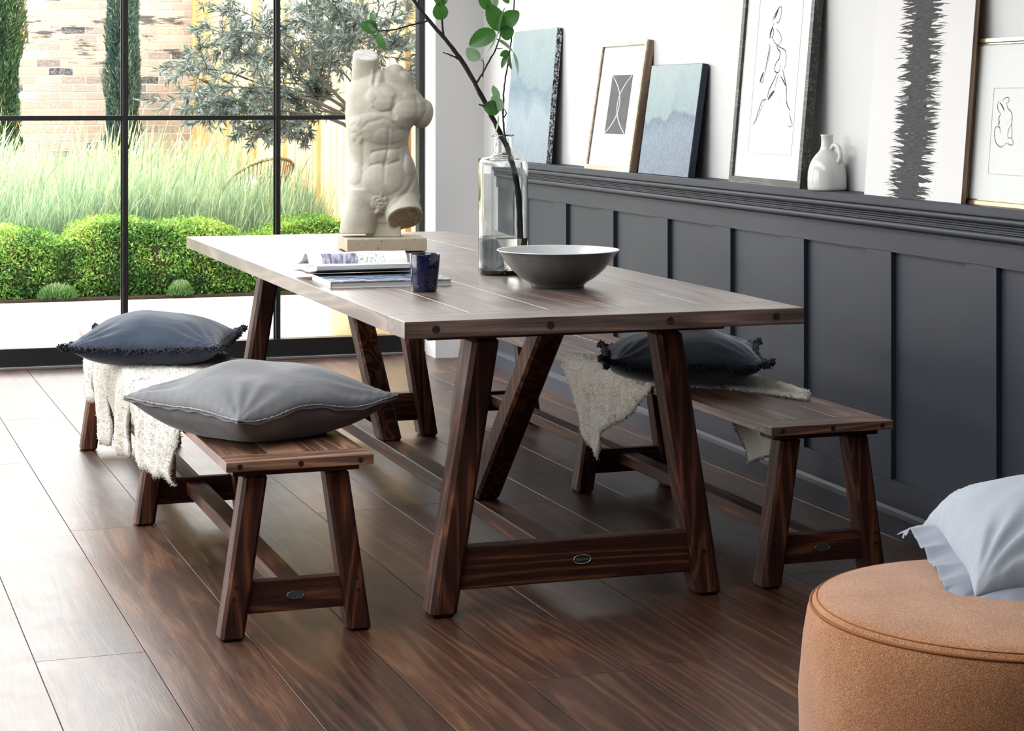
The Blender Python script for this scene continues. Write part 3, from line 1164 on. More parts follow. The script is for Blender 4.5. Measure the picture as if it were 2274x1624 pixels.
# ------------------------------------------------------------------ things on the table
TZ = TH
vase_gl = NT('clear_bottle_glass')
vase_gl.b.inputs['Transmission Weight'].default_value = 1.0
vase_gl = vase_gl.setp((0.93, 0.955, 0.94), 0.02, 0.5, IOR=1.45)
water_m = NT('water')
water_m.b.inputs['Transmission Weight'].default_value = 1.0
water_m = water_m.setp((0.93, 0.95, 0.94), 0.0, 0.5, IOR=1.33)
VX, VY = 1.791, 5.680
vz = thing('bottle_vase', 'tall clear glass bottle vase with a rimmed neck, half hidden behind the grey bowl', 'vase', (VX, VY, TZ), math.radians(-17.4))
out = [(0.0, 0.0), (0.060, 0.0), (0.070, 0.003), (0.0742, 0.012), (0.0745, 0.30), (0.0745, 0.322), (0.0715, 0.336), (0.063, 0.345), (0.042, 0.350), (0.031, 0.354), (0.0285, 0.362), (0.0280, 0.402), (0.0300, 0.407), (0.0360, 0.4095), (0.0370, 0.412), (0.0360, 0.4145), (0.0300, 0.4150)]
inn = [(0.0255, 0.411), (0.0248, 0.400), (0.0250, 0.360), (0.029, 0.350), (0.042, 0.3455), (0.061, 0.341), (0.0685, 0.333), (0.0712, 0.320), (0.0712, 0.30), (0.0705, 0.022), (0.066, 0.014), (0.055, 0.011), (0.0, 0.010)]
bm = bmesh.new(); lathe(bm, out + inn, 96); obj('bottle', bm, vase_gl, vz, smooth=True)
wt = [(0.0, 0.0101), (0.055, 0.0111), (0.066, 0.0141), (0.0704, 0.0221), (0.0710, 0.108), (0.0711, 0.1095), (0.0690, 0.1088), (0.0, 0.1088)]
bm = bmesh.new(); lathe(bm, wt, 96)
o = obj('water', bm, water_m, None, smooth=True)
o.location = (VX, VY, TZ)
tag(o, 'clear water filling the lower quarter of the glass bottle vase', 'water')

# branch: (x, z) in the plane facing the room through the vase, metres from the vase foot; y is depth
KS = 748.0


def vb(u, v, y=0.0):
    return ((u - 1117) / KS, y, 0.414 - (v - 300) / KS)


bark = NT('dark_bark')
bco = bark.objco()
bf = bark.noise(bark.vmath('MULTIPLY', bco, (60, 60, 18)), 1.0, 3)
bark = bark.setp(bark.ramp(bf, [(0.3, (0.006, 0.005, 0.004)), (0.8, (0.03, 0.024, 0.02))]), 0.75, 0.3, bark.bump(bf, 0.5, 0.002))
br = thing('leafy_branch', 'dark budding branch with serrated green leaves, standing in the glass bottle vase', 'branch', (VX, VY, TZ), math.radians(-17.4))


def limb(pts, r0, r1, name='twig', n=6, jit=0.0012):
    P = smooth_path(pts, n)
    rr_ = random.Random(len(pts) * 7 + int(abs(pts[0][0]) * 1e4))
    R2 = []
    for i, p in enumerate(P):
        t_ = i / (len(P) - 1)
        R2.append((r0 * (1 - t_) + r1 * t_) * rr_.uniform(0.9, 1.14))
        if 0 < i < len(P) - 1:
            p += np.array([rr_.uniform(-jit, jit), rr_.uniform(-jit, jit), rr_.uniform(-jit, jit)])
    bm = bmesh.new()
    tube(bm, P, R2, 9)
    return obj(name, bm, bark, br, smooth=True)


limb([vb(1150, 570, 0.0), vb(1155, 528, 0.005), vb(1152, 440, 0.01), vb(1140, 372, 0.006), vb(1127, 328, 0.004), vb(1105, 285, 0), vb(1060, 195, -0.02), vb(1020, 128, -0.03), vb(985, 83, -0.04), vb(946, 38, -0.045), vb(915, -5, -0.05), vb(880, -60, -0.05)], 0.0098, 0.0042, 'stem', jit=0.0008)
limb([vb(1160, 540, -0.02), vb(1150, 430, -0.03), vb(1130, 340, -0.012), vb(1121, 300, -0.006), vb(1117, 250, 0), vb(1120, 190, 0.01), vb(1129, 135, 0.015), vb(1135, 90, 0.01), vb(1141, 15, 0.01), vb(1146, -60, 0.01)], 0.0032, 0.0017)
limb([vb(1056, 188, -0.02), vb(1078, 152, -0.03), vb(1103, 105, -0.035), vb(1112, 72, -0.035)], 0.0030, 0.0018)
limb([vb(1072, 172, -0.025), vb(1074, 140, -0.03), vb(1068, 133, -0.03)], 0.0016, 0.0010)
limb([vb(1022, 134, -0.03), vb(1004, 124, -0.035), vb(984, 117, -0.04)], 0.0032, 0.0015)
limb([vb(1002, 128, -0.035), vb(1001, 122, -0.03)], 0.0012, 0.0005)
limb([vb(952, 47, -0.044), vb(915, 57, -0.05), vb(870, 69, -0.055), vb(846, 70, -0.055), vb(840, 73, -0.055)], 0.0028, 0.0017)
limb([vb(930, 12, -0.045), vb(934, -20, -0.045), vb(936, -40, -0.045)], 0.0024, 0.0016)
limb([vb(985, 78, -0.04), vb(982, 48, -0.045), vb(984, 10, -0.045), vb(986, -30, -0.045)], 0.0031, 0.0018)
limb([vb(1103, 109, -0.035), vb(1116, 109, -0.03)], 0.0014, 0.0008)
limb([vb(1119, 262, 0), vb(1124, 250, 0.004), vb(1117, 241, 0.0), vb(1104, 240, -0.004)], 0.0018, 0.0009)
limb([vb(1075, 236, -0.02), vb(1063, 232, -0.02)], 0.003, 0.0018)

lf = NT('leaf_green')
lco = lf.n('TexCoord').outputs['UV']
geo = lf.n('NewGeometry')
sp = lf.n('SeparateXYZ'); lf.l(lco, sp.inputs[0])
vein = lf.math('SINE', lf.math('MULTIPLY_ADD', lf.math('ABSOLUTE', lf.math('SUBTRACT', sp.outputs[1], 0.5)), -34.0, lf.math('MULTIPLY', sp.outputs[0], 46.0)))
vein = lf.math('POWER', lf.math('MULTIPLY_ADD', vein, 0.5, 0.5), 5.0)
g1 = lf.mix(vein, (0.018, 0.085, 0.014), (0.045, 0.15, 0.03))
g2 = lf.mix(vein, (0.20, 0.30, 0.20), (0.30, 0.40, 0.29))
gc = lf.mix(geo.outputs['Backfacing'], g1, g2)
lf.setp(gc, 0.42, 0.5, lf.bump(vein, 0.25, 0.001))
tl = lf.n('BsdfTranslucent'); lf.l(lf.mix(0.5, gc, (0.10, 0.32, 0.03)), tl.inputs[0])
mxl = lf.n('MixShader'); mxl.inputs[0].default_value = 0.28
lf.l(lf.b.outputs[0], mxl.inputs[1]); lf.l(tl.outputs[0], mxl.inputs[2]); lf.l(mxl.outputs[0], lf.out.inputs['Surface'])
leaf_m = lf.m


def leaf(base, tip, width, twist=0.0, curl=0.25, serr=True, under=False, name='leaf'):
    b, t_ = Vector(base), Vector(tip)
    L_ = (t_ - b).length
    d_ = (t_ - b).normalized()
    view = Vector((0, -1, 0))
    side = d_.cross(view).normalized()
    side = Matrix.Rotation(twist, 3, d_) @ side
    nrm = side.cross(d_).normalized()
    if under: side = -side; nrm = -nrm
    n = 22
    bm = bmesh.new()
    uvl = bm.loops.layers.uv.new('UVMap')
    rows = []
    for i in range(n + 1):
        s_ = i / n
        w_ = width / 2 * (math.sin(PI * s_ ** 0.85) ** 0.62 if 0 < s_ < 1 else 0)
        if serr: w_ *= 1 + (0.07 if i % 2 else -0.03)
        c_ = b + d_ * (s_ * L_) + nrm * (curl * L_ * (s_ - s_ * s_) * 0.8)
        row = []
        for k, a_ in enumerate((-1, -0.5, 0, 0.5, 1)):
            p = c_ + side * (a_ * w_) + nrm * (abs(a_) * w_ * 0.32)
            row.append((bm.verts.new(p), (s_, (a_ + 1) / 2)))
        rows.append(row)
    for r0, r1 in zip(rows, rows[1:]):
        for k in range(4):
            q = (r0[k], r0[k + 1], r1[k + 1], r1[k])
            try:
                f_ = bm.faces.new([x[0] for x in q])
            except ValueError:
                continue
            for lp_, x in zip(f_.loops, q): lp_[uvl].uv = x[1]
    me = bpy.data.meshes.new(name)
    bm.to_mesh(me); bm.free()
    o = link_mesh(name, me, leaf_m, br, smooth=True)
    return o


def LF(b, t_, w_, y=-0.035, dy=-0.006, **k):
    leaf(vb(b[0], b[1], y), vb(t_[0], t_[1], y + dy), w_ / KS, **k)


LF((840, 70), (802, 55), 30, -0.055, twist=0.3)
LF((839, 70), (826, 28), 17, -0.055, 0.01, twist=-0.5)
LF((841, 75), (859, 112), 20, -0.055, twist=0.4)
LF((837, 70), (821, 54), 12, -0.062, twist=0.5, under=True)
LF((803, -20), (805, 13), 14, -0.05, under=True)
LF((981, 46), (975, 7), 34, -0.05, twist=0.1)
LF((984, 14), (962, -12), 22, -0.048, twist=0.4)
LF((984, 12), (995, -8), 18, -0.044, twist=-0.5)
LF((1112, 70), (1083, 10), 40, -0.045, twist=0.15)
LF((1100, 72), (1042, 103), 40, -0.05, twist=0.2)
LF((1066, 133), (1036, 108), 30, -0.03, twist=0.3, under=True)
LF((1112, 62), (1152, 26), 38, -0.03, 0.006, twist=-0.2)
LF((1110, 76), (1141, 68), 34, -0.045, twist=0.3)
LF((1108, 78), (1122, 18), 12, -0.062, twist=1.15, under=True)
LF((1106, 70), (1068, 130), 13, -0.06, twist=1.1, under=True)
LF((1102, 88), (1139, 117), 13, -0.05, twist=1.0, under=True)
LF((1139, 116), (1149, 169), 13, 0.0, twist=1.0, under=True)
LF((1133, 118), (1110, 124), 18, 0.012, twist=0.5)
LF((1130, 120), (1114, 152), 15, 0.010, twist=0.6)
LF((1132, 118), (1137, 155), 13, 0.010, twist=0.9)
LF((1086, 22), (1064, -10), 26, -0.04, twist=0.2)
LF((1092, 20), (1098, -12), 22, -0.035, twist=-0.3, under=True)
LF((1120, -15), (1130, 8), 18, 0.0, twist=0.5)
LF((1110, 244), (1073, 236), 34, -0.012, twist=0.1)
LF((1113, 247), (1092, 214), 27, -0.02, twist=-0.3, under=True)
LF((1109, 220), (1094, 190), 17, -0.01, twist=0.4, under=True)
LF((1106, 256), (1097, 299), 9, -0.016, twist=1.1, under=True)

# bowl
ceram = NT('grey_glazed_ceramic')
cco = ceram.objco()
cf = ceram.noise(cco, 14, 3)
ceram = ceram.setp(ceram.mix(cf, (0.085, 0.090, 0.090), (0.125, 0.132, 0.132)), 0.22, 0.6, ceram.bump(ceram.noise(cco, 16, 2), 0.25, 0.01))
ceram_in = plain('pale_glazed_inside', (0.42, 0.44, 0.45), 0.2, 0.6, nscale=12, namt=0.08)
rim_m = plain('pale_glazed_rim', (0.55, 0.53, 0.52), 0.25, 0.5, nscale=30, namt=0.1)
bwl = thing('bowl', 'wide grey glazed ceramic bowl with a pale inside, at the near end of the table', 'bowl', (1.813, 5.247, TZ))
wb = lambda a, z: 0.006 * math.sin(3 * a + 1 + z * 20) + 0.004 * math.sin(7 * a + z * 30)
outp = [(0.0, 0.006), (0.062, 0.006), (0.064, 0.0), (0.073, 0.0), (0.075, 0.008), (0.082, 0.014), (0.105, 0.028), (0.128, 0.048), (0.146, 0.070), (0.159, 0.090), (0.168, 0.1005), (0.1705, 0.1025)]
bm = bmesh.new(); lathe(bm, outp, 96, wob=wb); obj('outer_wall', bm, ceram, bwl, smooth=True)
inp_ = [(0.1705, 0.1025), (0.1685, 0.1045), (0.1655, 0.103)]
bm = bmesh.new(); lathe(bm, inp_, 96, wob=wb); obj('rim', bm, rim_m, bwl, smooth=True)
inp_ = [(0.1655, 0.103), (0.156, 0.091), (0.142, 0.071), (0.124, 0.050), (0.100, 0.031), (0.07, 0.018), (0.0, 0.014)]
bm = bmesh.new(); lathe(bm, inp_, 96, wob=wb); obj('inner_wall', bm, ceram_in, bwl, smooth=True)

# cobalt tumbler
cob = NT('cobalt_bubble_glass')
cob_co = cob.objco()
vor = cob.n('TexVoronoi'); cob.l(cob_co, vor.inputs['Vector']); vor.inputs['Scale'].default_value = 230
dots = cob.math('LESS_THAN', vor.outputs['Distance'], 0.20)
gate = cob.math('GREATER_THAN', cob.noise(cob_co, 45, 3), 0.53)
dots = cob.math('MULTIPLY', dots, gate)
cc = cob.mix(dots, (0.003, 0.005, 0.032), (0.45, 0.50, 0.65))
cob.b.inputs['Transmission Weight'].default_value = 0.12
cob.b.inputs['Coat Weight'].default_value = 0.2
cob = cob.setp(cc, 0.10, 0.5, cob.bump(cob.noise(cob_co, 60, 2), 0.15, 0.003), IOR=1.45)
tb = thing('tumbler', 'cobalt blue bubble glass tumbler, on the table in front of the books', 'glass', (1.428, 5.236, TZ))
pr_ = [(0.0, 0.002), (0.030, 0.0), (0.0335, 0.003), (0.0350, 0.010), (0.0385, 0.050), (0.0422, 0.1005), (0.0412, 0.1020), (0.0396, 0.1005), (0.0365, 0.050), (0.0330, 0.015), (0.0, 0.012)]
bm = bmesh.new(); lathe(bm, pr_, 72, wob=lambda a, z: 0.006 * math.sin(2 * a + z * 40)); obj('glass_body', bm, cob, tb, smooth=True)

# ------------------------------------------------------------------ books
page_m = NT('page_edges')
pco = page_m.objco()
psx = page_m.n('SeparateXYZ'); page_m.l(pco, psx.inputs[0])
pl = page_m.noise(page_m.vmath('MULTIPLY', pco, (2, 2, 1400)), 1.0, 2)
page_m = page_m.setp(page_m.mix(page_m.ramp(pl, [(0.35, 0.0), (0.65, 1.0)]), (0.30, 0.30, 0.30), (0.72, 0.71, 0.69)), 0.8, 0.2)
cover_dark = plain('dark_blue_cover', (0.012, 0.018, 0.028), 0.3, 0.5, nscale=10, namt=0.3)


def cover_photo():
    t = NT('blue_white_cover_photo')
    co = t.objco()
    n_ = t.noise(t.vmath('MULTIPLY', co, (14, 30, 1)), 1.0, 5, 0.65, 1.2)
    c = t.ramp(n_, [(0.30, (0.010, 0.016, 0.030)), (0.45, (0.08, 0.13, 0.20)), (0.56, (0.34, 0.42, 0.52)), (0.68, (0.8, 0.84, 0.88))])
    return t.setp(c, 0.22, 0.5)


white_cover = plain('white_cover_board', (0.62, 0.63, 0.64), 0.35, 0.5, nscale=8, namt=0.04)
bk = thing('book', 'closed hardback book with a blue and white photographic cover, lying under the open book', 'book', (1.377, 5.515, TZ), math.radians(-1.5))
hw_, hd_ = 0.172, 0.135
obj('page_block', boxm(-hw_ + 0.003, hw_ - 0.003, -hd_ + 0.003, hd_ - 0.003, 0.0022, 0.0165), page_m, bk)
obj('back_cover', boxm(-hw_, hw_, -hd_, hd_, 0.0, 0.0024, 0.0006), white_cover, bk)
obj('front_cover', boxm(-hw_, hw_, -hd_, hd_, 0.0163, 0.0187, 0.0006), cover_photo(), bk)
obj('spine', boxm(-hw_ - 0.0004, -hw_ + 0.0018, -hd_, hd_, 0.0004, 0.0184, 0.0006), white_cover, bk)

paper = NT('printed_page')
pc2 = paper.n('TexCoord').outputs['UV']
s3 = paper.n('SeparateXYZ'); paper.l(pc2, s3.inputs[0])


def inside(t, s_, a, b):
    return t.math('MULTIPLY', t.math('GREATER_THAN', s_, a), t.math('LESS_THAN', s_, b))


m1 = paper.math('MULTIPLY', inside(paper, s3.outputs[0], 0.14, 0.50), inside(paper, s3.outputs[1], 0.11, 0.30))
m2 = paper.math('MULTIPLY', inside(paper, s3.outputs[0], 0.505, 0.77), inside(paper, s3.outputs[1], 0.12, 0.30))
ph = paper.ramp(paper.noise(paper.vmath('MULTIPLY', pc2, (34, 5, 1)), 1.0, 4, 0.6), [(0.38, (0.10, 0.10, 0.16)), (0.6, (0.50, 0.48, 0.60))])
ph2 = paper.ramp(paper.noise(paper.vmath('MULTIPLY', pc2, (50, 14, 1)), 1.0, 5, 0.7), [(0.36, (0.05, 0.05, 0.06)), (0.48, (0.78, 0.78, 0.8))])
pcol = paper.mix(m1, (0.80, 0.80, 0.79), ph)
pcol = paper.mix(m2, pcol, ph2)
paper = paper.setp(pcol, 0.45, 0.4)
red_m = plain('red_binding_cloth', (0.35, 0.03, 0.03), 0.8, 0.2, nscale=50, namt=0.2)
ob = thing('open_book', 'open book with white pages arching up, lying across the closed book', 'book', (1.345, 5.665, TZ), math.radians(2.0))
LB = 0.148   # half length along the spine (local x)


def sheet(parent, name, prof, thick, m, x0=-LB, x1=LB, uv=False, skew=0.0):
    """extrude a (y, z) profile along x; prof lists the upper surface, thick gives depth under it"""
    bm = bmesh.new()
    uvl = bm.loops.layers.uv.new('UVMap')
    n_ = len(prof)
    acc = [0]
    for (a, b), (c, d) in zip(prof, prof[1:]): acc.append(acc[-1] + math.hypot(c - a, d - b))
    tot = acc[-1]
    nx = 12
    grid = []
    for i in range(nx + 1):
        x = x0 + (x1 - x0) * i / nx
        grid.append([(bm.verts.new((x, y + skew * (i / nx), z + 0.0008 * math.sin(i * 0.9 + y * 40))), (i / nx, acc[k] / tot)) for k, (y, z) in enumerate(prof)])
    low = []
    for i in range(nx + 1):
        x = x0 + (x1 - x0) * i / nx
        row = []
        for k, (y, z) in enumerate(prof):
            th = thick[k] if hasattr(thick, '__len__') else thick
            row.append(bm.verts.new((x, y + skew * (i / nx), z - th)))
        low.append(row)
    for i in range(nx):
        for k in range(n_ - 1):
            q = (grid[i][k], grid[i + 1][k], grid[i + 1][k + 1], grid[i][k + 1])
            f_ = bm.faces.new([v[0] for v in q])
            for l2, v in zip(f_.loops, q): l2[uvl].uv = v[1]
            bm.faces.new((low[i][k], low[i][k + 1], low[i + 1][k + 1], low[i + 1][k]))
        for k in (0, n_ - 1):
            bm.faces.new((grid[i][k][0], low[i][k], low[i + 1][k], grid[i + 1][k][0]))
    for i in (0, nx):
        for k in range(n_ - 1):
            bm.faces.new((grid[i][k][0], grid[i][k + 1][0], low[i][k + 1], low[i][k]))
    return obj(name, bm, m, parent, smooth=False)


base = 0.0195
sheet(ob, 'cover', [(-0.108, base + 0.016), (-0.05, base + 0.009), (-0.008, base + 0.002), (0.0, base + 0.0012), (0.01, base + 0.0015), (0.05, base + 0.0035), (0.11, base + 0.0015), (0.155, base - 0.002)], 0.0022, cover_dark, -LB - 0.003, LB + 0.003)
near = smooth_path([(-0.105, base + 0.0275), (-0.075, base + 0.0275), (-0.04, base + 0.0245), (-0.018, base + 0.018), (-0.004, base + 0.004)], 4)
lower = smooth_path([(-0.105, base + 0.0165), (-0.075, base + 0.0128), (-0.04, base + 0.0085), (-0.018, base + 0.0045), (-0.004, base + 0.002)], 4)
sheet(ob, 'near_page_block', [tuple(p) for p in near], [max(0.001, a[1] - b[1]) for a, b in zip(near, lower)], page_m)
farp = smooth_path([(0.150, base + 0.012), (0.11, base + 0.0165), (0.06, base + 0.021), (0.028, base + 0.019), (0.004, base + 0.004)], 4)
lowf = smooth_path([(0.150, base - 0.001), (0.11, base + 0.0025), (0.06, base + 0.0042), (0.028, base + 0.003), (0.004, base + 0.002)], 4)
sheet(ob, 'far_page_block', [tuple(p) for p in farp], [max(0.001, a[1] - b[1]) for a, b in zip(farp, lowf)], page_m)
sheet(ob, 'top_page', [(a[0], a[1] + 0.0012) for a in near], 0.0006, plain('blank_page', (0.80, 0.80, 0.79), 0.45, 0.4, nscale=3, namt=0.02))
archp = smooth_path([(-0.001, base + 0.006), (-0.006, base + 0.020), (-0.004, base + 0.036), (0.008, base + 0.050), (0.020, base + 0.0565), (0.034, base + 0.056), (0.050, base + 0.048), (0.070, base + 0.036), (0.10, base + 0.026), (0.14, base + 0.018)], 7)
ap = sheet(ob, 'arched_pages', [tuple(p) for p in archp], 0.0014, paper)
ap.data.polygons.foreach_set('use_smooth', [True] * len(ap.data.polygons)); sharp_by_angle(ap.data, 50)
sheet(ob, 'binding', [(-0.014, base + 0.0042), (0.0, base + 0.0034), (0.014, base + 0.0042)], 0.0012, red_m, -LB - 0.001, LB + 0.001)
# ------------------------------------------------------------------ pictures leaning on the shelf
SHZ = 0.9934
WALK= [([(0.0126, 0.5932), (-0.0036, 0.5915), (-0.0233, 0.5779), (-0.0421, 0.5595), (-0.0445, 0.5426)], 5), ([(0.0126, 0.5932), (0.0145, 0.5715), (0.0093, 0.5526), (-0.0049, 0.5397), (-0.019, 0.5441)], 5), ([(-0.0087, 0.5893), (-0.0201, 0.573), (-0.0355, 0.5543)], 14), ([(-0.0384, 0.54), (-0.0417, 0.528)], 6), ([(-0.0417, 0.528), (-0.0549, 0.5091), (-0.0569, 0.4899)], 16), ([(-0.0417, 0.528), (-0.0319, 0.506), (-0.0451, 0.4872)], 5), ([(-0.0144, 0.5199), (0.0124, 0.507), (0.0327, 0.4873), (0.0248, 0.4708), (0.0091, 0.4665)], 4), ([(-0.0413, 0.4967), (-0.0207, 0.4768), (0.0155, 0.4615), (0.0331, 0.4562), (0.0679, 0.4459), (0.08, 0.4219), (0.079, 0.3983), (0.0686, 0.3842)], 5), ([(-0.0021, 0.4668), (0.0118, 0.452), (0.0303, 0.442), (0.0284, 0.423), (0.0111, 0.4089)], 7), ([(-0.0593, 0.4731), (-0.0569, 0.4489), (-0.0651, 0.4152), (-0.0709, 0.3863), (-0.0785, 0.3671)], 7), ([(-0.0493, 0.468), (-0.0505, 0.4391), (-0.0598, 0.4054)], 4), ([(-0.0861, 0.3768), (-0.0995, 0.3575), (-0.1082, 0.3431)], 16), ([(-0.0842, 0.3671), (-0.0857, 0.3453), (-0.0999, 0.3421)], 5), ([(0.0293, 0.4182), (0.0043, 0.4043), (0.001, 0.3804), (0.0319, 0.3752), (0.0439, 0.3989)], 6), ([(0.0208, 0.3754), (-0.0015, 0.347), (-0.0296, 0.3184), (-0.0409, 0.2896)], 7), ([(0.0105, 0.3134), (-0.0146, 0.2991), (-0.0343, 0.2847)], 18), ([(0.0328, 0.3705), (0.0208, 0.3468), (0.0096, 0.3182)], 4), ([(-0.0456, 0.2847), (-0.0787, 0.2799), (-0.1007, 0.2459), (-0.1181, 0.2167), (-0.1374, 0.197)], 6), ([(-0.0565, 0.2823), (-0.0845, 0.2508), (-0.1045, 0.2241), (-0.1263, 0.1995)], 3), ([(0.0598, 0.3843), (0.0794, 0.3556), (0.0978, 0.3272), (0.106, 0.2894)], 7), ([(0.0512, 0.3608), (0.0826, 0.3391), (0.0967, 0.3272)], 8), ([(0.1027, 0.2895), (0.118, 0.2659), (0.1404, 0.2495)], 7), ([(0.1394, 0.2379), (0.1514, 0.2192), (0.1672, 0.203)], 5), ([(0.1357, 0.2003), (0.1526, 0.1958), (0.1675, 0.2016)], 4), ([(0.0402, 0.3489), (0.0412, 0.3437)], 8), ([(0.0358, 0.3085), (0.0389, 0.3037)], 5), ([(0.0576, 0.2923), (0.0616, 0.2885)], 6)]
SEAT= [([(-0.0921, 0.2803), (-0.0932, 0.261), (-0.0768, 0.2457)], 4), ([(-0.0844, 0.2765), (-0.0686, 0.2649), (-0.06, 0.2535)], 7), ([(-0.0742, 0.2803), (-0.0609, 0.288), (-0.0434, 0.2899), (-0.04, 0.2804), (-0.0485, 0.2746)], 3), ([(-0.0523, 0.2765), (-0.0432, 0.2612), (-0.0281, 0.2536), (-0.0196, 0.2423), (-0.0176, 0.2156), (-0.0132, 0.1928), (-0.0187, 0.1813)], 4), ([(-0.0768, 0.2457), (-0.0839, 0.234), (-0.0795, 0.2225), (-0.084, 0.2186), (-0.0756, 0.2091)], 5), ([(-0.0732, 0.2073), (-0.0939, 0.2116), (-0.1004, 0.1952), (-0.0923, 0.1722), (-0.0765, 0.161), (-0.0618, 0.1582), (-0.0482, 0.1635)], 4), ([(-0.0759, 0.2111), (-0.0717, 0.1957)], 4), ([(-0.0202, 0.2194), (-0.0322, 0.2039), (-0.0338, 0.1887), (-0.0272, 0.1812)], 3), ([(-0.0328, 0.1811), (-0.019, 0.1832), (-0.0049, 0.172), (-0.0109, 0.1643), (-0.0273, 0.1659), (-0.0245, 0.1716)], 3), ([(-0.0449, 0.1655), (-0.0313, 0.1696)], 4)]
ink_m = plain('black_ink', (0.008, 0.008, 0.009), 0.6, 0.3, nscale=90, namt=0.5)
ink_soft = NT('dry_brush_ink')
ic = ink_soft.objco()
inf = ink_soft.noise(ink_soft.vmath('MULTIPLY', ic, (30, 30, 420)), 1.0, 3)
ink_soft = ink_soft.setp(ink_soft.ramp(inf, [(0.35, (0.018, 0.018, 0.020)), (0.75, (0.07, 0.07, 0.073))]), 0.7, 0.25)
ink_grey = plain('diluted_ink', (0.16, 0.16, 0.165), 0.7, 0.2, nscale=60, namt=0.5)
mat_board = plain('white_mat_board', (0.68, 0.685, 0.685), 0.7, 0.25, nscale=2, namt=0.01)
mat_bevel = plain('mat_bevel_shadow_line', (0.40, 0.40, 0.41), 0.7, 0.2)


def leaning(name, label, cat, xb, ymid, slope, group=None):
    r_ = thing(name, label, cat, (xb, ymid, SHZ), 0, group)
    r_.rotation_euler = (-math.atan(slope), 0, -PI / 2)
    return r_


def ribbon(bm, pts, w_, y):
    P = smooth_path(pts, 5) if len(pts) > 2 else [np.array(p, float) for p in pts]
    n = len(P)
    L_, R_ = [], []
    for i, p in enumerate(P):
        d = P[min(i + 1, n - 1)] - P[max(i - 1, 0)]
        d /= (np.linalg.norm(d) + 1e-9)
        t_ = i / (n - 1)
        ww = w_ / 2 * (0.25 + 0.75 * math.sin(PI * min(1, max(0, 0.12 + 0.8 * t_))))
        ww *= 1 + 0.25 * math.sin(i * 2.3)
        nx, nz = -d[1], d[0]
        L_.append(bm.verts.new((p[0] + nx * ww, y, p[1] + nz * ww)))
        R_.append(bm.verts.new((p[0] - nx * ww, y, p[1] - nz * ww)))
    for i in range(n - 1):
        bm.faces.new((L_[i], L_[i + 1], R_[i + 1], R_[i]))


def pic_frame(root, w0, w1, h_, fw, fd, m, name='frame', inset=0.0):
    """mitred frame, face at y=0, depth fd towards the wall"""
    bm = bmesh.new()
    o_ = [(w0, 0), (w1, 0), (w1, h_), (w0, h_)]
    i_ = [(w0 + fw, fw), (w1 - fw, fw), (w1 - fw, h_ - fw), (w0 + fw, h_ - fw)]
    for k in range(4):
        j = (k + 1) % 4
        a, b, c, d = o_[k], o_[j], i_[j], i_[k]
        vs_ = [bm.verts.new((p[0], y, p[1])) for y in (0, fd) for p in (a, b, c, d)]
        for f_ in ((0, 1, 2, 3), (7, 6, 5, 4), (0, 4, 5, 1), (2, 6, 7, 3), (1, 5, 6, 2), (3, 7, 4, 0)):
            bm.faces.new([vs_[q] for q in f_])
    bmesh.ops.remove_doubles(bm, verts=bm.verts, dist=1e-5)
    return obj(name, bm, m, root)


def canvas_paint(name, seed, teal, low, high, split, slate):
    t = NT(name)
    co = t.objco()
    s = t.n('SeparateXYZ'); t.l(co, s.inputs[0])
    zz = t.math('MULTIPLY', s.outputs[2], 1.0 / high)
    big = t.noise(t.vmath('ADD', t.vmath('MULTIPLY', co, (5, 1, 3.2)), (seed, seed, seed)), 1.0, 3.0, 0.5, 0.4)
    fine = t.noise(t.vmath('ADD', co, (seed, 0, 0)), 55.0, 5.0, 0.7)
    stre = t.noise(t.vmath('MULTIPLY', co, (70, 1, 10)), 1.0, 3.0)
    v = t.math('ADD', zz, t.math('MULTIPLY_ADD', big, 0.55, -0.27))
    c = t.ramp(v, [(0.0, low), (0.35, slate), (split, teal), (split + 0.05, (0.17, 0.25, 0.28)), (0.95, (0.25, 0.33, 0.33))])
    c = t.mix(t.math('MULTIPLY', t.ramp(fine, [(0.35, 0.0), (0.75, 1.0)]), 0.45), c, (0.30, 0.37, 0.41))
    c = t.mix(t.math('MULTIPLY', t.ramp(stre, [(0.5, 0.0), (0.8, 1.0)]), 0.35), c, (0.10, 0.15, 0.20))
    return t.setp(c, 0.55, 0.4, t.bump(fine, 0.6, 0.003))


edge_flecked = NT('navy_edge_with_white_flecks')
ec = edge_flecked.objco()
ef = edge_flecked.noise(edge_flecked.vmath('MULTIPLY', ec, (90, 90, 60)), 1.0, 4, 0.7, 1.5)
edge_flecked = edge_flecked.setp(edge_flecked.ramp(ef, [(0.50, (0.008, 0.012, 0.022)), (0.56, (0.6, 0.62, 0.64))]), 0.6, 0.3)
edge_navy = plain('navy_painted_edge', (0.018, 0.024, 0.042), 0.6, 0.3, nscale=40, namt=0.6, bump=0.3, bscale=60)

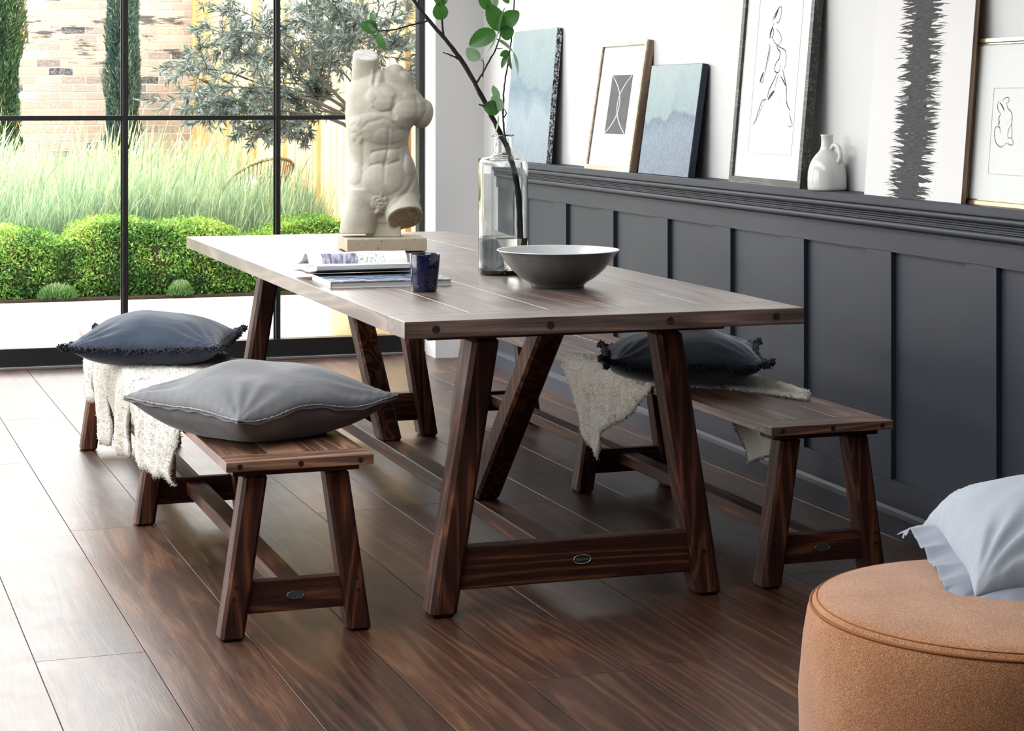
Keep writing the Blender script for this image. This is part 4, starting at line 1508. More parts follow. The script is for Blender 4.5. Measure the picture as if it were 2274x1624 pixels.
p1_ = leaning('canvas_painting', 'tall teal and grey abstract canvas with white-flecked dark edge, farthest along the shelf', 'painting', 2.825, 8.640, 0.088, 'blue-grey abstract canvases')
obj('canvas', boxm(-0.31, 0.31, 0.0, 0.025, 0.0, 0.603, 0.002), edge_flecked, p1_)
obj('painted_face', boxm(-0.3085, 0.3085, -0.0006, 0.001, 0.0015, 0.6015), canvas_paint('teal_landscape_paint', 3.1, (0.10, 0.17, 0.22), (0.20, 0.24, 0.29), 0.60, 0.56, (0.25, 0.31, 0.36)), p1_)
p3_ = leaning('canvas_painting', 'smaller slate blue abstract canvas with a pale cloud shape, right of the oak frame', 'painting', 2.815, 6.953, 0.14, 'blue-grey abstract canvases')
obj('canvas', boxm(-0.2475, 0.2475, 0.0, 0.026, 0.0, 0.419, 0.002), edge_navy, p3_)
obj('painted_face', boxm(-0.246, 0.246, -0.0006, 0.001, 0.0015, 0.4175), canvas_paint('slate_landscape_paint', 9.4, (0.06, 0.10, 0.15), (0.09, 0.12, 0.18), 0.42, 0.52, (0.12, 0.17, 0.24)), p3_)

oak_light = wood('pale_oak_frame', 0, (0.30, 0.24, 0.17), (0.55, 0.47, 0.37), (0.68, 0.60, 0.50), rough=0.5)
oak_side = wood('brown_oak_frame_side', 2, (0.09, 0.055, 0.035), (0.20, 0.13, 0.085), (0.30, 0.21, 0.14), rough=0.5)
p2_ = leaning('picture_frame', 'pale oak frame around a dark print of crossing arcs, between the blue canvases', 'picture', 2.800, 7.516, 0.150)
pic_frame(p2_, -0.256, 0.256, 0.524, 0.019, 0.006, oak_light)
bm = bmesh.new()
for a in (boxm(-0.256, -0.246, 0.006, 0.034, 0, 0.524), ):
    a.free()
for x0, x1, z0, z1 in ((-0.256, -0.247, 0, 0.524), (0.247, 0.256, 0, 0.524), (-0.247, 0.247, 0, 0.009), (-0.247, 0.247, 0.515, 0.524)):
    box(bm, x0, x1, 0.0061, 0.032, z0, z1)
obj('frame_side', bm, oak_side, p2_)
obj('mat_board', boxm(-0.246, 0.246, 0.011, 0.014, 0.009, 0.515), mat_board, p2_)
pr_m = NT('charcoal_print_paper')
prc = pr_m.objco()
prn = pr_m.noise(pr_m.vmath('MULTIPLY', prc, (60, 1, 22)), 1.0, 4, 0.7)
pr_m = pr_m.setp(pr_m.ramp(prn, [(0.3, (0.055, 0.055, 0.062)), (0.62, (0.095, 0.093, 0.10)), (0.78, (0.22, 0.21, 0.23))]), 0.7, 0.3)
pt = obj('art_print', boxm(-0.100, 0.127, 0.0098, 0.0112, 0.149, 0.387), pr_m, p2_)
bm = bmesh.new()
for s_ in (-1, 1):
    pts = []
    for i in range(15):
        t_ = i / 14
        z = 0.151 + t_ * 0.234
        x = 0.0135 + s_ * (0.112 * (2 * t_ - 1) ** 2 * 1.08 - 0.012)
        pts.append((max(-0.099, min(0.126, x)), z))
    ribbon(bm, pts, 0.0085, 0.0094)
obj('arcs', bm, plain('pale_grey_arc_paint', (0.50, 0.49, 0.52), 0.7, 0.3, nscale=120, namt=0.3), pt)

frame_blk = wood('black_grained_frame', 0, (0.010, 0.010, 0.009), (0.030, 0.029, 0.026), (0.16, 0.155, 0.14), rough=0.5, k=6, rings=4)
p4_ = leaning('picture_frame', 'tall black-framed ink drawing of a walking figure, left of the white jug', 'picture', 2.805, 6.0475, 0.090)
pic_frame(p4_, -0.277, 0.277, 0.905, 0.023, 0.030, frame_blk)
obj('mat_board', boxm(-0.256, 0.256, 0.010, 0.014, 0.02, 0.885), mat_board, p4_)
bm = bmesh.new()
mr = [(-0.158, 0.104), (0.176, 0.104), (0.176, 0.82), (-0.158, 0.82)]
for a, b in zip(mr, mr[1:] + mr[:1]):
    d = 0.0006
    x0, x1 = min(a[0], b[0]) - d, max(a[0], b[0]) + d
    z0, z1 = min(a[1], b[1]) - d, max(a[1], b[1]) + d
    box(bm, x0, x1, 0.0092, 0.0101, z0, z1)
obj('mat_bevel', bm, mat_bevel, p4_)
bm = bmesh.new()
for pts, w_ in WALK:
    ribbon(bm, pts, w_ * 0.00072, 0.0096)
o = obj('ink_drawing', bm, ink_m, p4_)
obj('picture_glass', boxm(-0.255, 0.255, 0.0035, 0.0050, 0.022, 0.883), art_glass_m, p4_)

p5_ = leaning('brush_stroke_board', 'large white board painted with a column of black brush strokes, right of the white jug', 'painting', 2.815, 5.078, 0.083)
obj('board', boxm(-0.278, 0.278, 0.0, 0.013, 0.0, 0.90), oak_side, p5_)
obj('white_ground', boxm(-0.2775, 0.2775, -0.0008, 0.001, 0.0005, 0.8995), plain('white_gesso', (0.60, 0.595, 0.60), 0.7, 0.25, nscale=6, namt=0.02), p5_)
rr = random.Random(11)
bm = bmesh.new(); bm2 = bmesh.new()
z = 0.004
while z < 0.86:
    cxm = float(np.interp(z, [0, 0.16, 0.28, 0.45, 0.57, 0.9], [-0.012, 0.0, 0.0, -0.003, -0.003, 0.0]))
    for _ in range(2):
        hw2 = rr.uniform(0.070, 0.125)
        cx2 = cxm + rr.uniform(-0.022, 0.022)
        th = rr.uniform(0.003, 0.0075)
        tilt = rr.uniform(-0.012, 0.012)
        zz = z + rr.uniform(-0.003, 0.003)
        n = 12
        tops, bots = [], []
        tgt = bm2 if rr.random() < 0.10 else bm
        yy = -0.0011 - rr.uniform(0, 0.0006) if tgt is bm else -0.0010
        for i in range(n + 1):
            t_ = -1 + 2 * i / n
            w_ = th * (1 - abs(t_) ** 2.0) ** 0.9 * (1 + 0.2 * math.sin(i * 1.9 + z * 90)) + 0.0002
            x = cx2 + hw2 * t_
            zc = zz + tilt * t_ + 0.0015 * math.sin(i * 1.3 + z * 50)
            tops.append(tgt.verts.new((x, yy, zc + w_)))
            bots.append(tgt.verts.new((x, yy, zc - w_)))
        for i in range(n):
            tgt.faces.new((tops[i], tops[i + 1], bots[i + 1], bots[i]))
    # fine dry ends
    for _ in range(3):
        s_ = rr.choice((-1, 1))
        x0 = cxm + s_ * rr.uniform(0.05, 0.09); x1 = x0 + s_ * rr.uniform(0.03, 0.065)
        za = z + rr.uniform(-0.006, 0.006); zb = za + rr.uniform(-0.006, 0.006)
        ribbon(bm, [(x0, za), ((x0 + x1) / 2, (za + zb) / 2 + 0.001), (x1, zb)], rr.uniform(0.0008, 0.0022), -0.0012)
    z += 0.0082
# solid core of overlapping strokes
pts = [(float(np.interp(z_, [0, 0.16, 0.28, 0.45, 0.57, 0.9], [-0.012, 0.0, 0.0, -0.003, -0.003, 0.0])) + 0.004 * math.sin(z_ * 40), z_) for z_ in np.linspace(0.03, 0.86, 40)]
lft = [bm.verts.new((x - 0.050 - 0.008 * math.sin(z_ * 55), -0.00100, z_)) for x, z_ in pts]
rgt = [bm.verts.new((x + 0.050 + 0.008 * math.cos(z_ * 47), -0.00100, z_)) for x, z_ in pts]
for i in range(len(pts) - 1): bm.faces.new((lft[i], lft[i + 1], rgt[i + 1], rgt[i]))
obj('brush_strokes', bm, ink_soft, p5_)
obj('diluted_strokes', bm2, ink_grey, p5_)

gold = plain('thin_gold_frame', (0.52, 0.43, 0.24), 0.28, 0.5, 0.9, nscale=12, namt=0.15)
p6_ = leaning('picture_frame', 'thin gold-framed line drawing of a seated figure, at the right end of shelf', 'picture', 2.838, 4.61, 0.080)
pic_frame(p6_, -0.222, 0.315, 0.449, 0.010, 0.018, gold)
bm = bmesh.new()
for x0, x1, z0, z1 in ((-0.2125, 0.3055, 0.0125, 0.0155), (-0.2125, 0.3055, 0.4335, 0.4365), (-0.2125, -0.2095, 0.0125, 0.4365), (0.3025, 0.3055, 0.0125, 0.4365)):
    box(bm, x0, x1, 0.0045, 0.009, z0, z1)
obj('inner_lip', bm, gold, p6_)
obj('mat_board', boxm(-0.212, 0.305, 0.010, 0.013, 0.010, 0.438), mat_board, p6_)
bm = bmesh.new()
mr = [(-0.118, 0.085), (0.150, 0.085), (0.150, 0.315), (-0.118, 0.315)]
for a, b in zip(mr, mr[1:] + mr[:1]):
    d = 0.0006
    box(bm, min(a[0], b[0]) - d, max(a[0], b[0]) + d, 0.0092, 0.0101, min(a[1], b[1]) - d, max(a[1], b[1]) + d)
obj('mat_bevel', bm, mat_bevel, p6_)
bm = bmesh.new()
for pts, w_ in SEAT:
    ribbon(bm, pts, w_ * 0.00062, 0.0096)
obj('ink_drawing', bm, ink_m, p6_)
obj('picture_glass', boxm(-0.211, 0.304, 0.0035, 0.0050, 0.011, 0.437), art_glass_m, p6_)

# white jug
jug_m = NT('white_glazed_stoneware')
jc = jug_m.objco()
jf = jug_m.noise(jug_m.vmath('MULTIPLY', jc, (40, 40, 7)), 1.0, 3)
jug_m = jug_m.setp(jug_m.mix(jf, (0.48, 0.48, 0.475), (0.60, 0.60, 0.595)), 0.18, 0.55, jug_m.bump(jf, 0.15, 0.002))
jg = thing('jug', 'small white glazed jug with a loop handle, on the shelf beside the black frame', 'jug', (2.838, 5.645, SHZ))
prof = [(0, 0.0), (0.055, 0.0), (0.0595, 0.003), (0.0605, 0.010), (0.0605, 0.035), (0.0590, 0.058), (0.0545, 0.078), (0.0465, 0.096), (0.036, 0.110), (0.0265, 0.120), (0.0205, 0.130), (0.0185, 0.142), (0.0182, 0.160), (0.0195, 0.1700), (0.0200, 0.1725), (0.0188, 0.1735), (0.0165, 0.171), (0.0155, 0.15), (0.0155, 0.13), (0, 0.12)]
bm = bmesh.new()
rings = lathe(bm, prof, 72)
for v in bm.verts:
    if v.co.z > 0.158 and v.co.xy.length > 0.01:
        a = math.atan2(v.co.y, v.co.x)
        da = abs((a - math.radians(105) + PI) % (2 * PI) - PI)
        k_ = math.exp(-(da / 0.42) ** 2) * (v.co.z - 0.158) / 0.0155
        v.co.x += 0.008 * k_ * math.cos(a); v.co.y += 0.008 * k_ * math.sin(a)
obj('body', bm, jug_m, jg, smooth=True)
bm = bmesh.new()
ha = math.radians(-72)
hp = smooth_path([(0.018, 0.128), (0.030, 0.140), (0.046, 0.137), (0.056, 0.120), (0.0575, 0.104), (0.050, 0.090), (0.046, 0.0885)], 8)
tube(bm, [(p[0] * math.cos(ha), p[0] * math.sin(ha), p[1]) for p in hp], [0.0078, ] * len(hp), 14)
obj('handle', bm, jug_m, jg, smooth=True)

# ------------------------------------------------------------------ stone torso on its plinth
BS = 0.000497


def bxz(x, y): return ((x - 456) * BS, 0.7383 - BS * y)


stone_m = NT('weathered_cast_stone')
stc = stone_m.objco()
sf1 = stone_m.noise(stc, 7, 5, 0.6)
sf2 = stone_m.noise(stc, 60, 4, 0.6)
stone_c = stone_m.ramp(sf1, [(0.3, (0.30, 0.28, 0.225)), (0.52, (0.41, 0.39, 0.33)), (0.75, (0.52, 0.50, 0.44))])
stone_c = stone_m.mix(stone_m.math('MULTIPLY', stone_m.ramp(sf2, [(0.62, 0.0), (0.75, 1.0)]), 0.35), stone_c, (0.22, 0.19, 0.14))
stone_m = stone_m.setp(stone_c, 0.75, 0.3, stone_m.bump(sf2, 0.12, 0.003))
cut_m = plain('rough_brown_cut_stone', (0.26, 0.20, 0.14), 0.9, 0.2, nscale=25, namt=0.5, bump=0.8, bscale=110)
pale_cut = plain('pale_cut_stone', (0.58, 0.57, 0.54), 0.9, 0.2, nscale=25, namt=0.2, bump=0.5, bscale=90)
plinth_m = NT('speckled_stone_plinth')
plc = plinth_m.objco()
pn = plinth_m.noise(plc, 90, 4, 0.7)
pn2 = plinth_m.noise(plc, 12, 4)
plinth_m = plinth_m.setp(plinth_m.mix(plinth_m.ramp(pn, [(0.60, 0.0), (0.68, 1.0)]), plinth_m.mix(pn2, (0.34, 0.285, 0.205), (0.44, 0.38, 0.29)), (0.12, 0.085, 0.05)), 0.7, 0.3, plinth_m.bump(pn, 0.3, 0.002))

bust = thing('torso_statue', 'headless classical stone torso on a low plinth, on the table behind the open book', 'statue', (1.6785, 6.713, TZ), math.radians(-14.06))
pl_ = obj('plinth', boxm(-0.137, 0.137, -0.118, 0.118, 0.004, 0.0475, 0.003, seg=2), plinth_m, bust, rot=(0, 0, math.radians(14.06 - 5.2)))
obj('felt_pads', boxm(-0.125, 0.125, -0.106, 0.106, 0.0, 0.005), black_metal, bust, rot=(0, 0, math.radians(14.06 - 5.2)))


def loft(bm, rings, n=40):
    """rings: (centre, U, V) ellipses with vector semi axes"""
    R_ = []
    for c, U, V_ in rings:
        c, U, V_ = Vector(c), Vector(U), Vector(V_)
        row = []
        for i in range(n):
            a = 2 * PI * i / n
            ca, sa = math.cos(a), math.sin(a)
            ca = math.copysign(abs(ca) ** 0.86, ca); sa = math.copysign(abs(sa) ** 0.86, sa)
            row.append(bm.verts.new(c + U * ca + V_ * sa))
        R_.append(row)
    for a, b in zip(R_, R_[1:]):
        for i in range(n):
            j = (i + 1) % n
            bm.faces.new((a[i], a[j], b[j], b[i]))
    bm.faces.new(R_[0][::-1]); bm.faces.new(R_[-1])


bm = bmesh.new()
secs = [(236, 330, 520, 0.030, 0.010), (262, 275, 590, 0.046, 0.010), (300, 247, 640, 0.060, 0.010), (340, 233, 672, 0.068, 0.008), (400, 213, 724, 0.076, 0.004), (460, 206, 768, 0.081, 0.0), (520, 203, 778, 0.083, 0), (560, 203, 760, 0.083, 0), (600, 206, 700, 0.081, 0),
        (640, 210, 658, 0.079, 0), (700, 218, 643, 0.074, 0), (760, 228, 641, 0.069, 0.002), (820, 232, 655, 0.067, 0.004), (880, 231, 683, 0.069, 0.006), (940, 226, 695, 0.073, 0.008), (1000, 214, 706, 0.078, 0.010), (1060, 208, 716, 0.082, 0.012), (1120, 200, 724, 0.083, 0.012), (1180, 192, 715, 0.078, 0.012), (1225, 200, 640, 0.06, 0.012)]
rings = []
for y, xl, xr, dp, yc in secs:
    x0, z0 = bxz(xl, y); x1, _ = bxz(xr, y)
    rings.append((((x0 + x1) / 2, yc, z0), ((x1 - x0) / 2, 0, 0), (0, dp, 0)))
loft(bm, rings)
# neck, cut at a slant
x, z = bxz(345, 130)
nn_ = Vector((-0.05, -0.45, 0.89)).normalized()
U = Vector((1, 0, -0.10)).normalized(); V_ = nn_.cross(U).normalized()
x2, z2 = bxz(352, 345)
xm, zm = bxz(347, 235)
loft(bm, [((x2, 0.012, z2 - 0.03), (0.058, 0, 0), (0, 0.050, 0)), ((x2, 0.010, z2), (0.055, 0, 0), (0, 0.047, 0)), ((xm, 0.004, zm), (0.0485, 0, 0), (0, 0.043, 0)), ((x, -0.004, z), U * 0.0447, V_ * 0.0447)])
# raised shoulder stub behind
x, z = bxz(548, 290)
m_ = Matrix.Translation((x, 0.026, z)) @ Matrix.Diagonal((0.0435, 0.040, 0.049, 1))
bmesh.ops.create_uvsphere(bm, u_segments=32, v_segments=24, radius=1, matrix=m_)
x, z = bxz(600, 340)
bmesh.ops.create_uvsphere(bm, u_segments=32, v_segments=24, radius=1, matrix=Matrix.Translation((x, 0.018, z)) @ Matrix.Diagonal((0.042, 0.050, 0.052, 1)))
# arm stump bulge
x, z = bxz(738, 540)
bmesh.ops.create_uvsphere(bm, u_segments=32, v_segments=24, radius=1, matrix=Matrix.Translation((x, 0.012, z)) @ Matrix.Rotation(math.radians(12), 4, 'Y') @ Matrix.Diagonal((0.0375, 0.050, 0.052, 1)))
# standing thigh
rg = []
for y, xl, xr, dp in ((1060, 208, 470, 0.070), (1140, 198, 470, 0.072), (1220, 186, 455, 0.070), (1300, 170, 438, 0.067), (1366, 161, 425, 0.064)):
    x0, z0 = bxz(xl, y); x1, _ = bxz(xr, y)
    rg.append((((x0 + x1) / 2, 0.004, z0), ((x1 - x0) / 2, 0, 0), (0, dp, 0)))
loft(bm, rg)
# advanced thigh, cut facing down and forward
tn = Vector((0.20, -0.66, -0.72)).normalized()
U = Vector((1, 0, 0)) - tn * tn.x; U.normalize(); V_ = tn.cross(U).normalized()
x, z = bxz(617, 1258)
cc_ = Vector((x, -0.055, z))
loft(bm, [(cc_ - tn * 0.125 + Vector((-0.012, 0.005, 0)), U * 0.062, V_ * 0.058), (cc_ - tn * 0.07 + Vector((-0.004, 0, 0)), U * 0.064, V_ * 0.060), (cc_, U * 0.0625, V_ * 0.060)])
x0, z0 = bxz(345, 1392); x1, z1 = bxz(588, 1240)
box(bm, x0, x1, -0.03, 0.055, z0 - 0.001, z1)
x0, z0 = bxz(405, 1290); x1, z1 = bxz(560, 1150)
box(bm, x0, x1, -0.035, 0.05, z0, z1)
me0 = bpy.data.meshes.new('raw'); bm.to_mesh(me0); bm.free()
tmp = bpy.data.objects.new('tmp', me0); COL.objects.link(tmp)
rm = tmp.modifiers.new('r', 'REMESH'); rm.mode = 'VOXEL'; rm.voxel_size = 0.0026
sm_ = tmp.modifiers.new('s', 'SMOOTH'); sm_.factor = 0.5; sm_.iterations = 9
dg = bpy.context.evaluated_depsgraph_get()
tme = bpy.data.meshes.new_from_object(tmp.evaluated_get(dg))
bpy.data.objects.remove(tmp)
nv = len(tme.vertices)
co_ = np.zeros(nv * 3, dtype=np.float32); tme.vertices.foreach_get('co', co_); co_ = co_.reshape(-1, 3).astype(float)
no_ = np.zeros(nv * 3, dtype=np.float32); tme.vertices.foreach_get('normal', no_); no_ = no_.reshape(-1, 3)
px_ = co_[:, 0] / BS + 456
py_ = (0.7383 - co_[:, 2]) / BS
D = np.zeros(nv)


def dome(cx_, cy2, rx, ry, h_, rot=0.0, pw=0.75):
    c, s = math.cos(math.radians(rot)), math.sin(math.radians(rot))
    dx, dy = px_ - cx_, py_ - cy2
    u = (dx * c + dy * s) / rx; v = (-dx * s + dy * c) / ry
    r2 = u * u + v * v
    return h_ * np.clip(1 - r2, 0, 1) ** pw


def groove(pts, w_, h_):
    out_ = np.zeros(nv)
    for (ax, ay), (bx_, by) in zip(pts, pts[1:]):
        dx, dy = bx_ - ax, by - ay
        t_ = np.clip(((px_ - ax) * dx + (py_ - ay) * dy) / (dx * dx + dy * dy), 0, 1)
        d2 = (px_ - ax - t_ * dx) ** 2 + (py_ - ay - t_ * dy) ** 2
        out_ = np.maximum(out_, np.exp(-d2 / (w_ * w_)))
    return h_ * out_


# muscles of the front as seen from the room
ch = np.maximum(dome(455, 425, 104, 98, 0.0105, 0, 0.5), dome(628, 548, 100, 104, 0.0085, -25, 0.5))
D += ch
D += dome(375, 424, 44, 38, 0.004)
D += dome(440, 640, 215, 105, 0.009, 8, 0.6)
D += np.maximum(dome(480, 704, 84, 66, 0.0045, 5, 0.6), dome(568, 712, 48, 60, 0.0035, 0, 0.6))
D += np.maximum(dome(440, 835, 62, 40, 0.0065, 0, 0.6), dome(532, 826, 42, 40, 0.0065, 0, 0.6))
D += dome(462, 990, 150, 112, 0.011, -6, 0.7)
D += dome(652, 890, 46, 78, 0.010, -8)
D += dome(262, 955, 62, 76, 0.008)
D += dome(290, 820, 60, 90, 0.004)
for cx_, cy2 in ((292, 590), (272, 640), (300, 660), (268, 700), (305, 720), (255, 590)):
    D += dome(cx_, cy2, 24, 32, 0.0035, 25)
D += dome(560, 385, 120, 60, 0.006, 20)
D += groove([(400, 250), (385, 340)], 16, 0.006) + groove([(462, 190), (430, 330)], 20, 0.007)
D -= groove([(425, 210), (402, 320)], 14, 0.005) + groove([(470, 250), (480, 330), (600, 400)], 14, 0.004)
D -= groove([(545, 430), (528, 520), (545, 560)], 14, 0.006)
D -= groove([(400, 498), (450, 524), (520, 520)], 8, 0.004) + groove([(545, 600), (610, 655), (660, 655)], 9, 0.004)
D -= groove([(320, 640), (360, 600), (470, 570), (560, 610), (600, 680)], 14, 0.0035)
D -= groove([(505, 640), (500, 780), (478, 880)], 9, 0.0025)
D -= groove([(395, 800), (470, 786), (580, 782)], 9, 0.0045)
D -= groove([(385, 892), (440, 884), (476, 896), (520, 882), (580, 862)], 8, 0.004)
D -= groove([(474, 888), (475, 893)], 9, 0.006)
D -= groove([(476, 900), (470, 1010)], 12, 0.002)
D -= groove([(698, 965), (630, 1075), (492, 1205)], 15, 0.007)
D -= groove([(225, 1010), (330, 1120), (402, 1192)], 16, 0.006)
D -= groove([(328, 740), (330, 900)], 18, 0.0035) + groove([(615, 760), (612, 880)], 14, 0.003)
D -= groove([(690, 420), (705, 520), (682, 640)], 13, 0.005)
D += dome(438, 1218, 34, 32, 0.012) + dome(440, 1145, 62, 60, 0.005)
nz_ = np.array([mnoise.noise(Vector(p) * 150) for p in co_])
D += np.where(dome(440, 1150, 66, 70, 1.0) > 0, nz_ * 0.004, 0) + nz_ * 0.0004
wgt = np.clip(-no_[:, 1] * 1.5, 0, 1)
lowmask = np.clip((co_[:, 2] - 0.06) / 0.02, 0, 1)
co_[:, 1] -= 0.8 * D * wgt * lowmask
# level the foot of the thigh and post on the plinth
co_[:, 2] = np.maximum(co_[:, 2], 0.0478)
tme.vertices.foreach_set('co', co_.astype(np.float32).ravel()); tme.update()
tme.materials.clear()
body = link_mesh('torso', tme, stone_m, bust, smooth=True)
s2_ = body.modifiers.new('soften', 'SMOOTH'); s2_.factor = 0.4; s2_.iterations = 2


def rough_disc(name, c, U, V_, nrm, ru, rv, m, amp, off):
    bm = bmesh.new()
    n, k = 48, 12
    rows = []
    for j in range(k + 1):
        r = j / k
        rows.append([bm.verts.new(Vector(c) + U * (ru * r * math.cos(2 * PI * i / n)) + V_ * (rv * r * math.sin(2 * PI * i / n)) + nrm * (off + (amp * mnoise.noise(Vector((r * math.cos(2 * PI * i / n) * 6, r * math.sin(2 * PI * i / n) * 6, 1))) - (0.003 if j == k else 0)))) for i in range(n)])
    for a, b in zip(rows, rows[1:]):
        for i in range(n):
            j = (i + 1) % n
            bm.faces.new((a[i], a[j], b[j], b[i]))
    bmesh.ops.remove_doubles(bm, verts=bm.verts, dist=1e-6)
    return obj(name, bm, m, bust, smooth=True)


rough_disc('thigh_cut_face', cc_, U, V_, tn, 0.0605, 0.058, cut_m, 0.0035, 0.0012)
x, z = bxz(345, 130)
U2 = Vector((1, 0, -0.10)).normalized(); V2_ = nn_.cross(U2).normalized()
rough_disc('neck_cut_face', (x, -0.004, z), U2, V2_, nn_, 0.0430, 0.0430, pale_cut, 0.002, 0.0008)
# ------------------------------------------------------------------ garden: paving, soil, boundary
def paving():
    t = NT('pale_stone_paving')
    co = t.objco()
    b = t.n('TexBrick')
    t.l(co, b.inputs['Vector'])
    b.inputs['Scale'].default_value = 1.0
    b.inputs['Brick Width'].default_value = 1.2
    b.inputs['Row Height'].default_value = 0.8
    b.inputs['Mortar Size'].default_value = 0.004
    b.inputs['Color1'].default_value = (0.60, 0.58, 0.53, 1)
    b.inputs['Color2'].default_value = (0.66, 0.64, 0.59, 1)
    b.inputs['Mortar'].default_value = (0.45, 0.43, 0.38, 1)
    return t.setp(t.mix(t.math('MULTIPLY', t.noise(co, 3, 5), 0.2), b.outputs['Color'], (0.5, 0.46, 0.38)), 0.8, 0.2)


struct('patio', boxm(-6, 3.6, 9.9, 12.95, -0.15, -0.004), paving())
soil_m = plain('dark_soil', (0.035, 0.026, 0.018), 0.95, 0.1, nscale=25, namt=0.7, bump=0.6, bscale=40)
struct('flower_bed', boxm(-6, 3.6, 12.95, 19.95, -0.15, 0.012), soil_m)
struct('ground', boxm(-40, 40, -30, 60, -0.4, -0.16), plain('outer_ground', (0.20, 0.20, 0.18), 0.9, 0.1, nscale=1, namt=0.2))


def brick_mat():
    t = NT('old_london_stock_brick')
    co = t.objco()
    sp_ = t.n('SeparateXYZ'); t.l(co, sp_.inputs[0])
    cb = t.n('CombineXYZ'); t.l(sp_.outputs[0], cb.inputs[0]); t.l(sp_.outputs[2], cb.inputs[1])
    wob = t.n('TexNoise'); t.l(cb.outputs[0], wob.inputs['Vector']); wob.inputs['Scale'].default_value = 9
    v = t.vmath('ADD', cb.outputs[0], t.vmath('MULTIPLY', wob.outputs['Color'], (0.022, 0.022, 0)))
    b = t.n('TexBrick'); t.l(v, b.inputs['Vector'])
    b.inputs['Scale'].default_value = 1.0
    b.inputs['Brick Width'].default_value = 0.235
    b.inputs['Row Height'].default_value = 0.080
    b.inputs['Mortar Size'].default_value = 0.0075
    b.inputs['Mortar Smooth'].default_value = 0.35
    b.inputs['Color1'].default_value = (0, 0, 0, 1)
    b.inputs['Color2'].default_value = (1, 1, 1, 1)
    b.inputs['Mortar'].default_value = (0.5, 0.5, 0.5, 1)
    r_ = t.math('FRACT', t.math('MULTIPLY', b.outputs['Color'], 1.0))
    c = t.ramp(b.outputs['Color'], [(0.03, (0.05, 0.05, 0.055)), (0.10, (0.26, 0.20, 0.17)), (0.28, (0.42, 0.34, 0.24)), (0.50, (0.40, 0.29, 0.225)), (0.68, (0.44, 0.39, 0.30)), (0.85, (0.38, 0.22, 0.17)), (1.0, (0.47, 0.43, 0.34))])
    gr = t.noise(cb.outputs[0], 38, 5, 0.7)
    c = t.mix(t.ramp(gr, [(0.42, 0.0), (0.68, 0.5)]), c, (0.48, 0.445, 0.385))
    c = t.mix(b.outputs['Fac'], c, (0.46, 0.43, 0.37))
    # dark weathered bands
    st = t.noise(t.vmath('MULTIPLY', cb.outputs[0], (2.2, 9, 1)), 1.0, 6, 0.7)
    z_ = sp_.outputs[2]
    b1 = t.ramp(z_, [(0, 0), (1, 1)])
    band = t.math('MULTIPLY', t.math('GREATER_THAN', z_, 1.62), t.math('LESS_THAN', z_, 2.10))
    k = t.math('MULTIPLY', t.ramp(st, [(0.54, 0.0), (0.60, 1.0)]), band)
    c = t.mix(t.math('MULTIPLY', k, 0.85), c, (0.045, 0.042, 0.045))
    return t.setp(c, 0.9, 0.15, t.bump(t.math('ADD', gr, t.math('MULTIPLY', b.outputs['Fac'], -1.5)), 0.6, 0.01))


bmw = boxm(-6.5, 3.35, 19.75, 20.0, -0.1, 3.0)
bo = struct('garden_wall', bmw, brick_mat())

# ------------------------------------------------------------------ timber boundary fence along the right side
lathm = wood('pale_cedar_boards', 2, (0.40, 0.27, 0.12), (0.60, 0.43, 0.22), (0.72, 0.55, 0.32), rough=0.7, rings=5)
postm = wood('golden_timber_post', 2, (0.36, 0.21, 0.07), (0.52, 0.33, 0.13), (0.64, 0.43, 0.20), rough=0.7, rings=5)
fence = thing('garden_fence', 'golden timber fence with a louvred top, running from the brick wall behind the olive tree', 'fence', (3.05, 0, 0))
posts = [19.66, 19.04, 17.76, 16.47, 15.18, 13.98, 12.75, 11.5, 10.2]
for y in posts:
    obj('post', boxm(-0.045, 0.045, y - 0.04, y + 0.04, 0, 2.75, 0.004), postm, fence)
for a, b in zip(posts[1:], posts[:-1]):
    bm = bmesh.new()
    n = max(1, round((b - a - 0.08) / 0.105))
    w_ = (b - a - 0.08) / n
    for i in range(n):
        y = a + 0.04 + i * w_
        d = 0.004 * (i % 2)
        box(bm, -0.012 + d, 0.012 + d, y + 0.0015, y + w_ - 0.0015, 0.05, 1.66)
    obj('board_panel', bm, lathm, fence)
    bm = bmesh.new()
    box(bm, -0.026, 0.02, a + 0.04, b - 0.04, 1.655, 1.715)
    obj('rail', bm, postm, fence)
    bm = bmesh.new()
    z = 1.735
    while z < 2.62:
        slanted(bm, [(-0.024, a + 0.04, z), (-0.018, a + 0.04, z - 0.006), (0.022, a + 0.04, z + 0.024), (0.016, a + 0.04, z + 0.030)],
                [(-0.024, b - 0.04, z), (-0.018, b - 0.04, z - 0.006), (0.022, b - 0.04, z + 0.024), (0.016, b - 0.04, z + 0.030)])
        z += 0.052
    obj('louvres', bm, lathm, fence)

# ------------------------------------------------------------------ planting


def foliage_mat(name, stops, trans=0.35, rough=0.5, tcol=(0.25, 0.42, 0.05)):
    t = NT(name)
    a = t.n('Attribute', attribute_name='tint')
    c = t.ramp(a.outputs['Fac'], stops)
    t.setp(c, rough, 0.35)
    tr = t.n('BsdfTranslucent')
    t.l(t.mix(0.35, c, tcol), tr.inputs[0])
    mx = t.n('MixShader'); mx.inputs[0].default_value = trans
    t.l(t.b.outputs[0], mx.inputs[1]); t.l(tr.outputs[0], mx.inputs[2]); t.l(mx.outputs[0], t.out.inputs['Surface'])
    return t.m


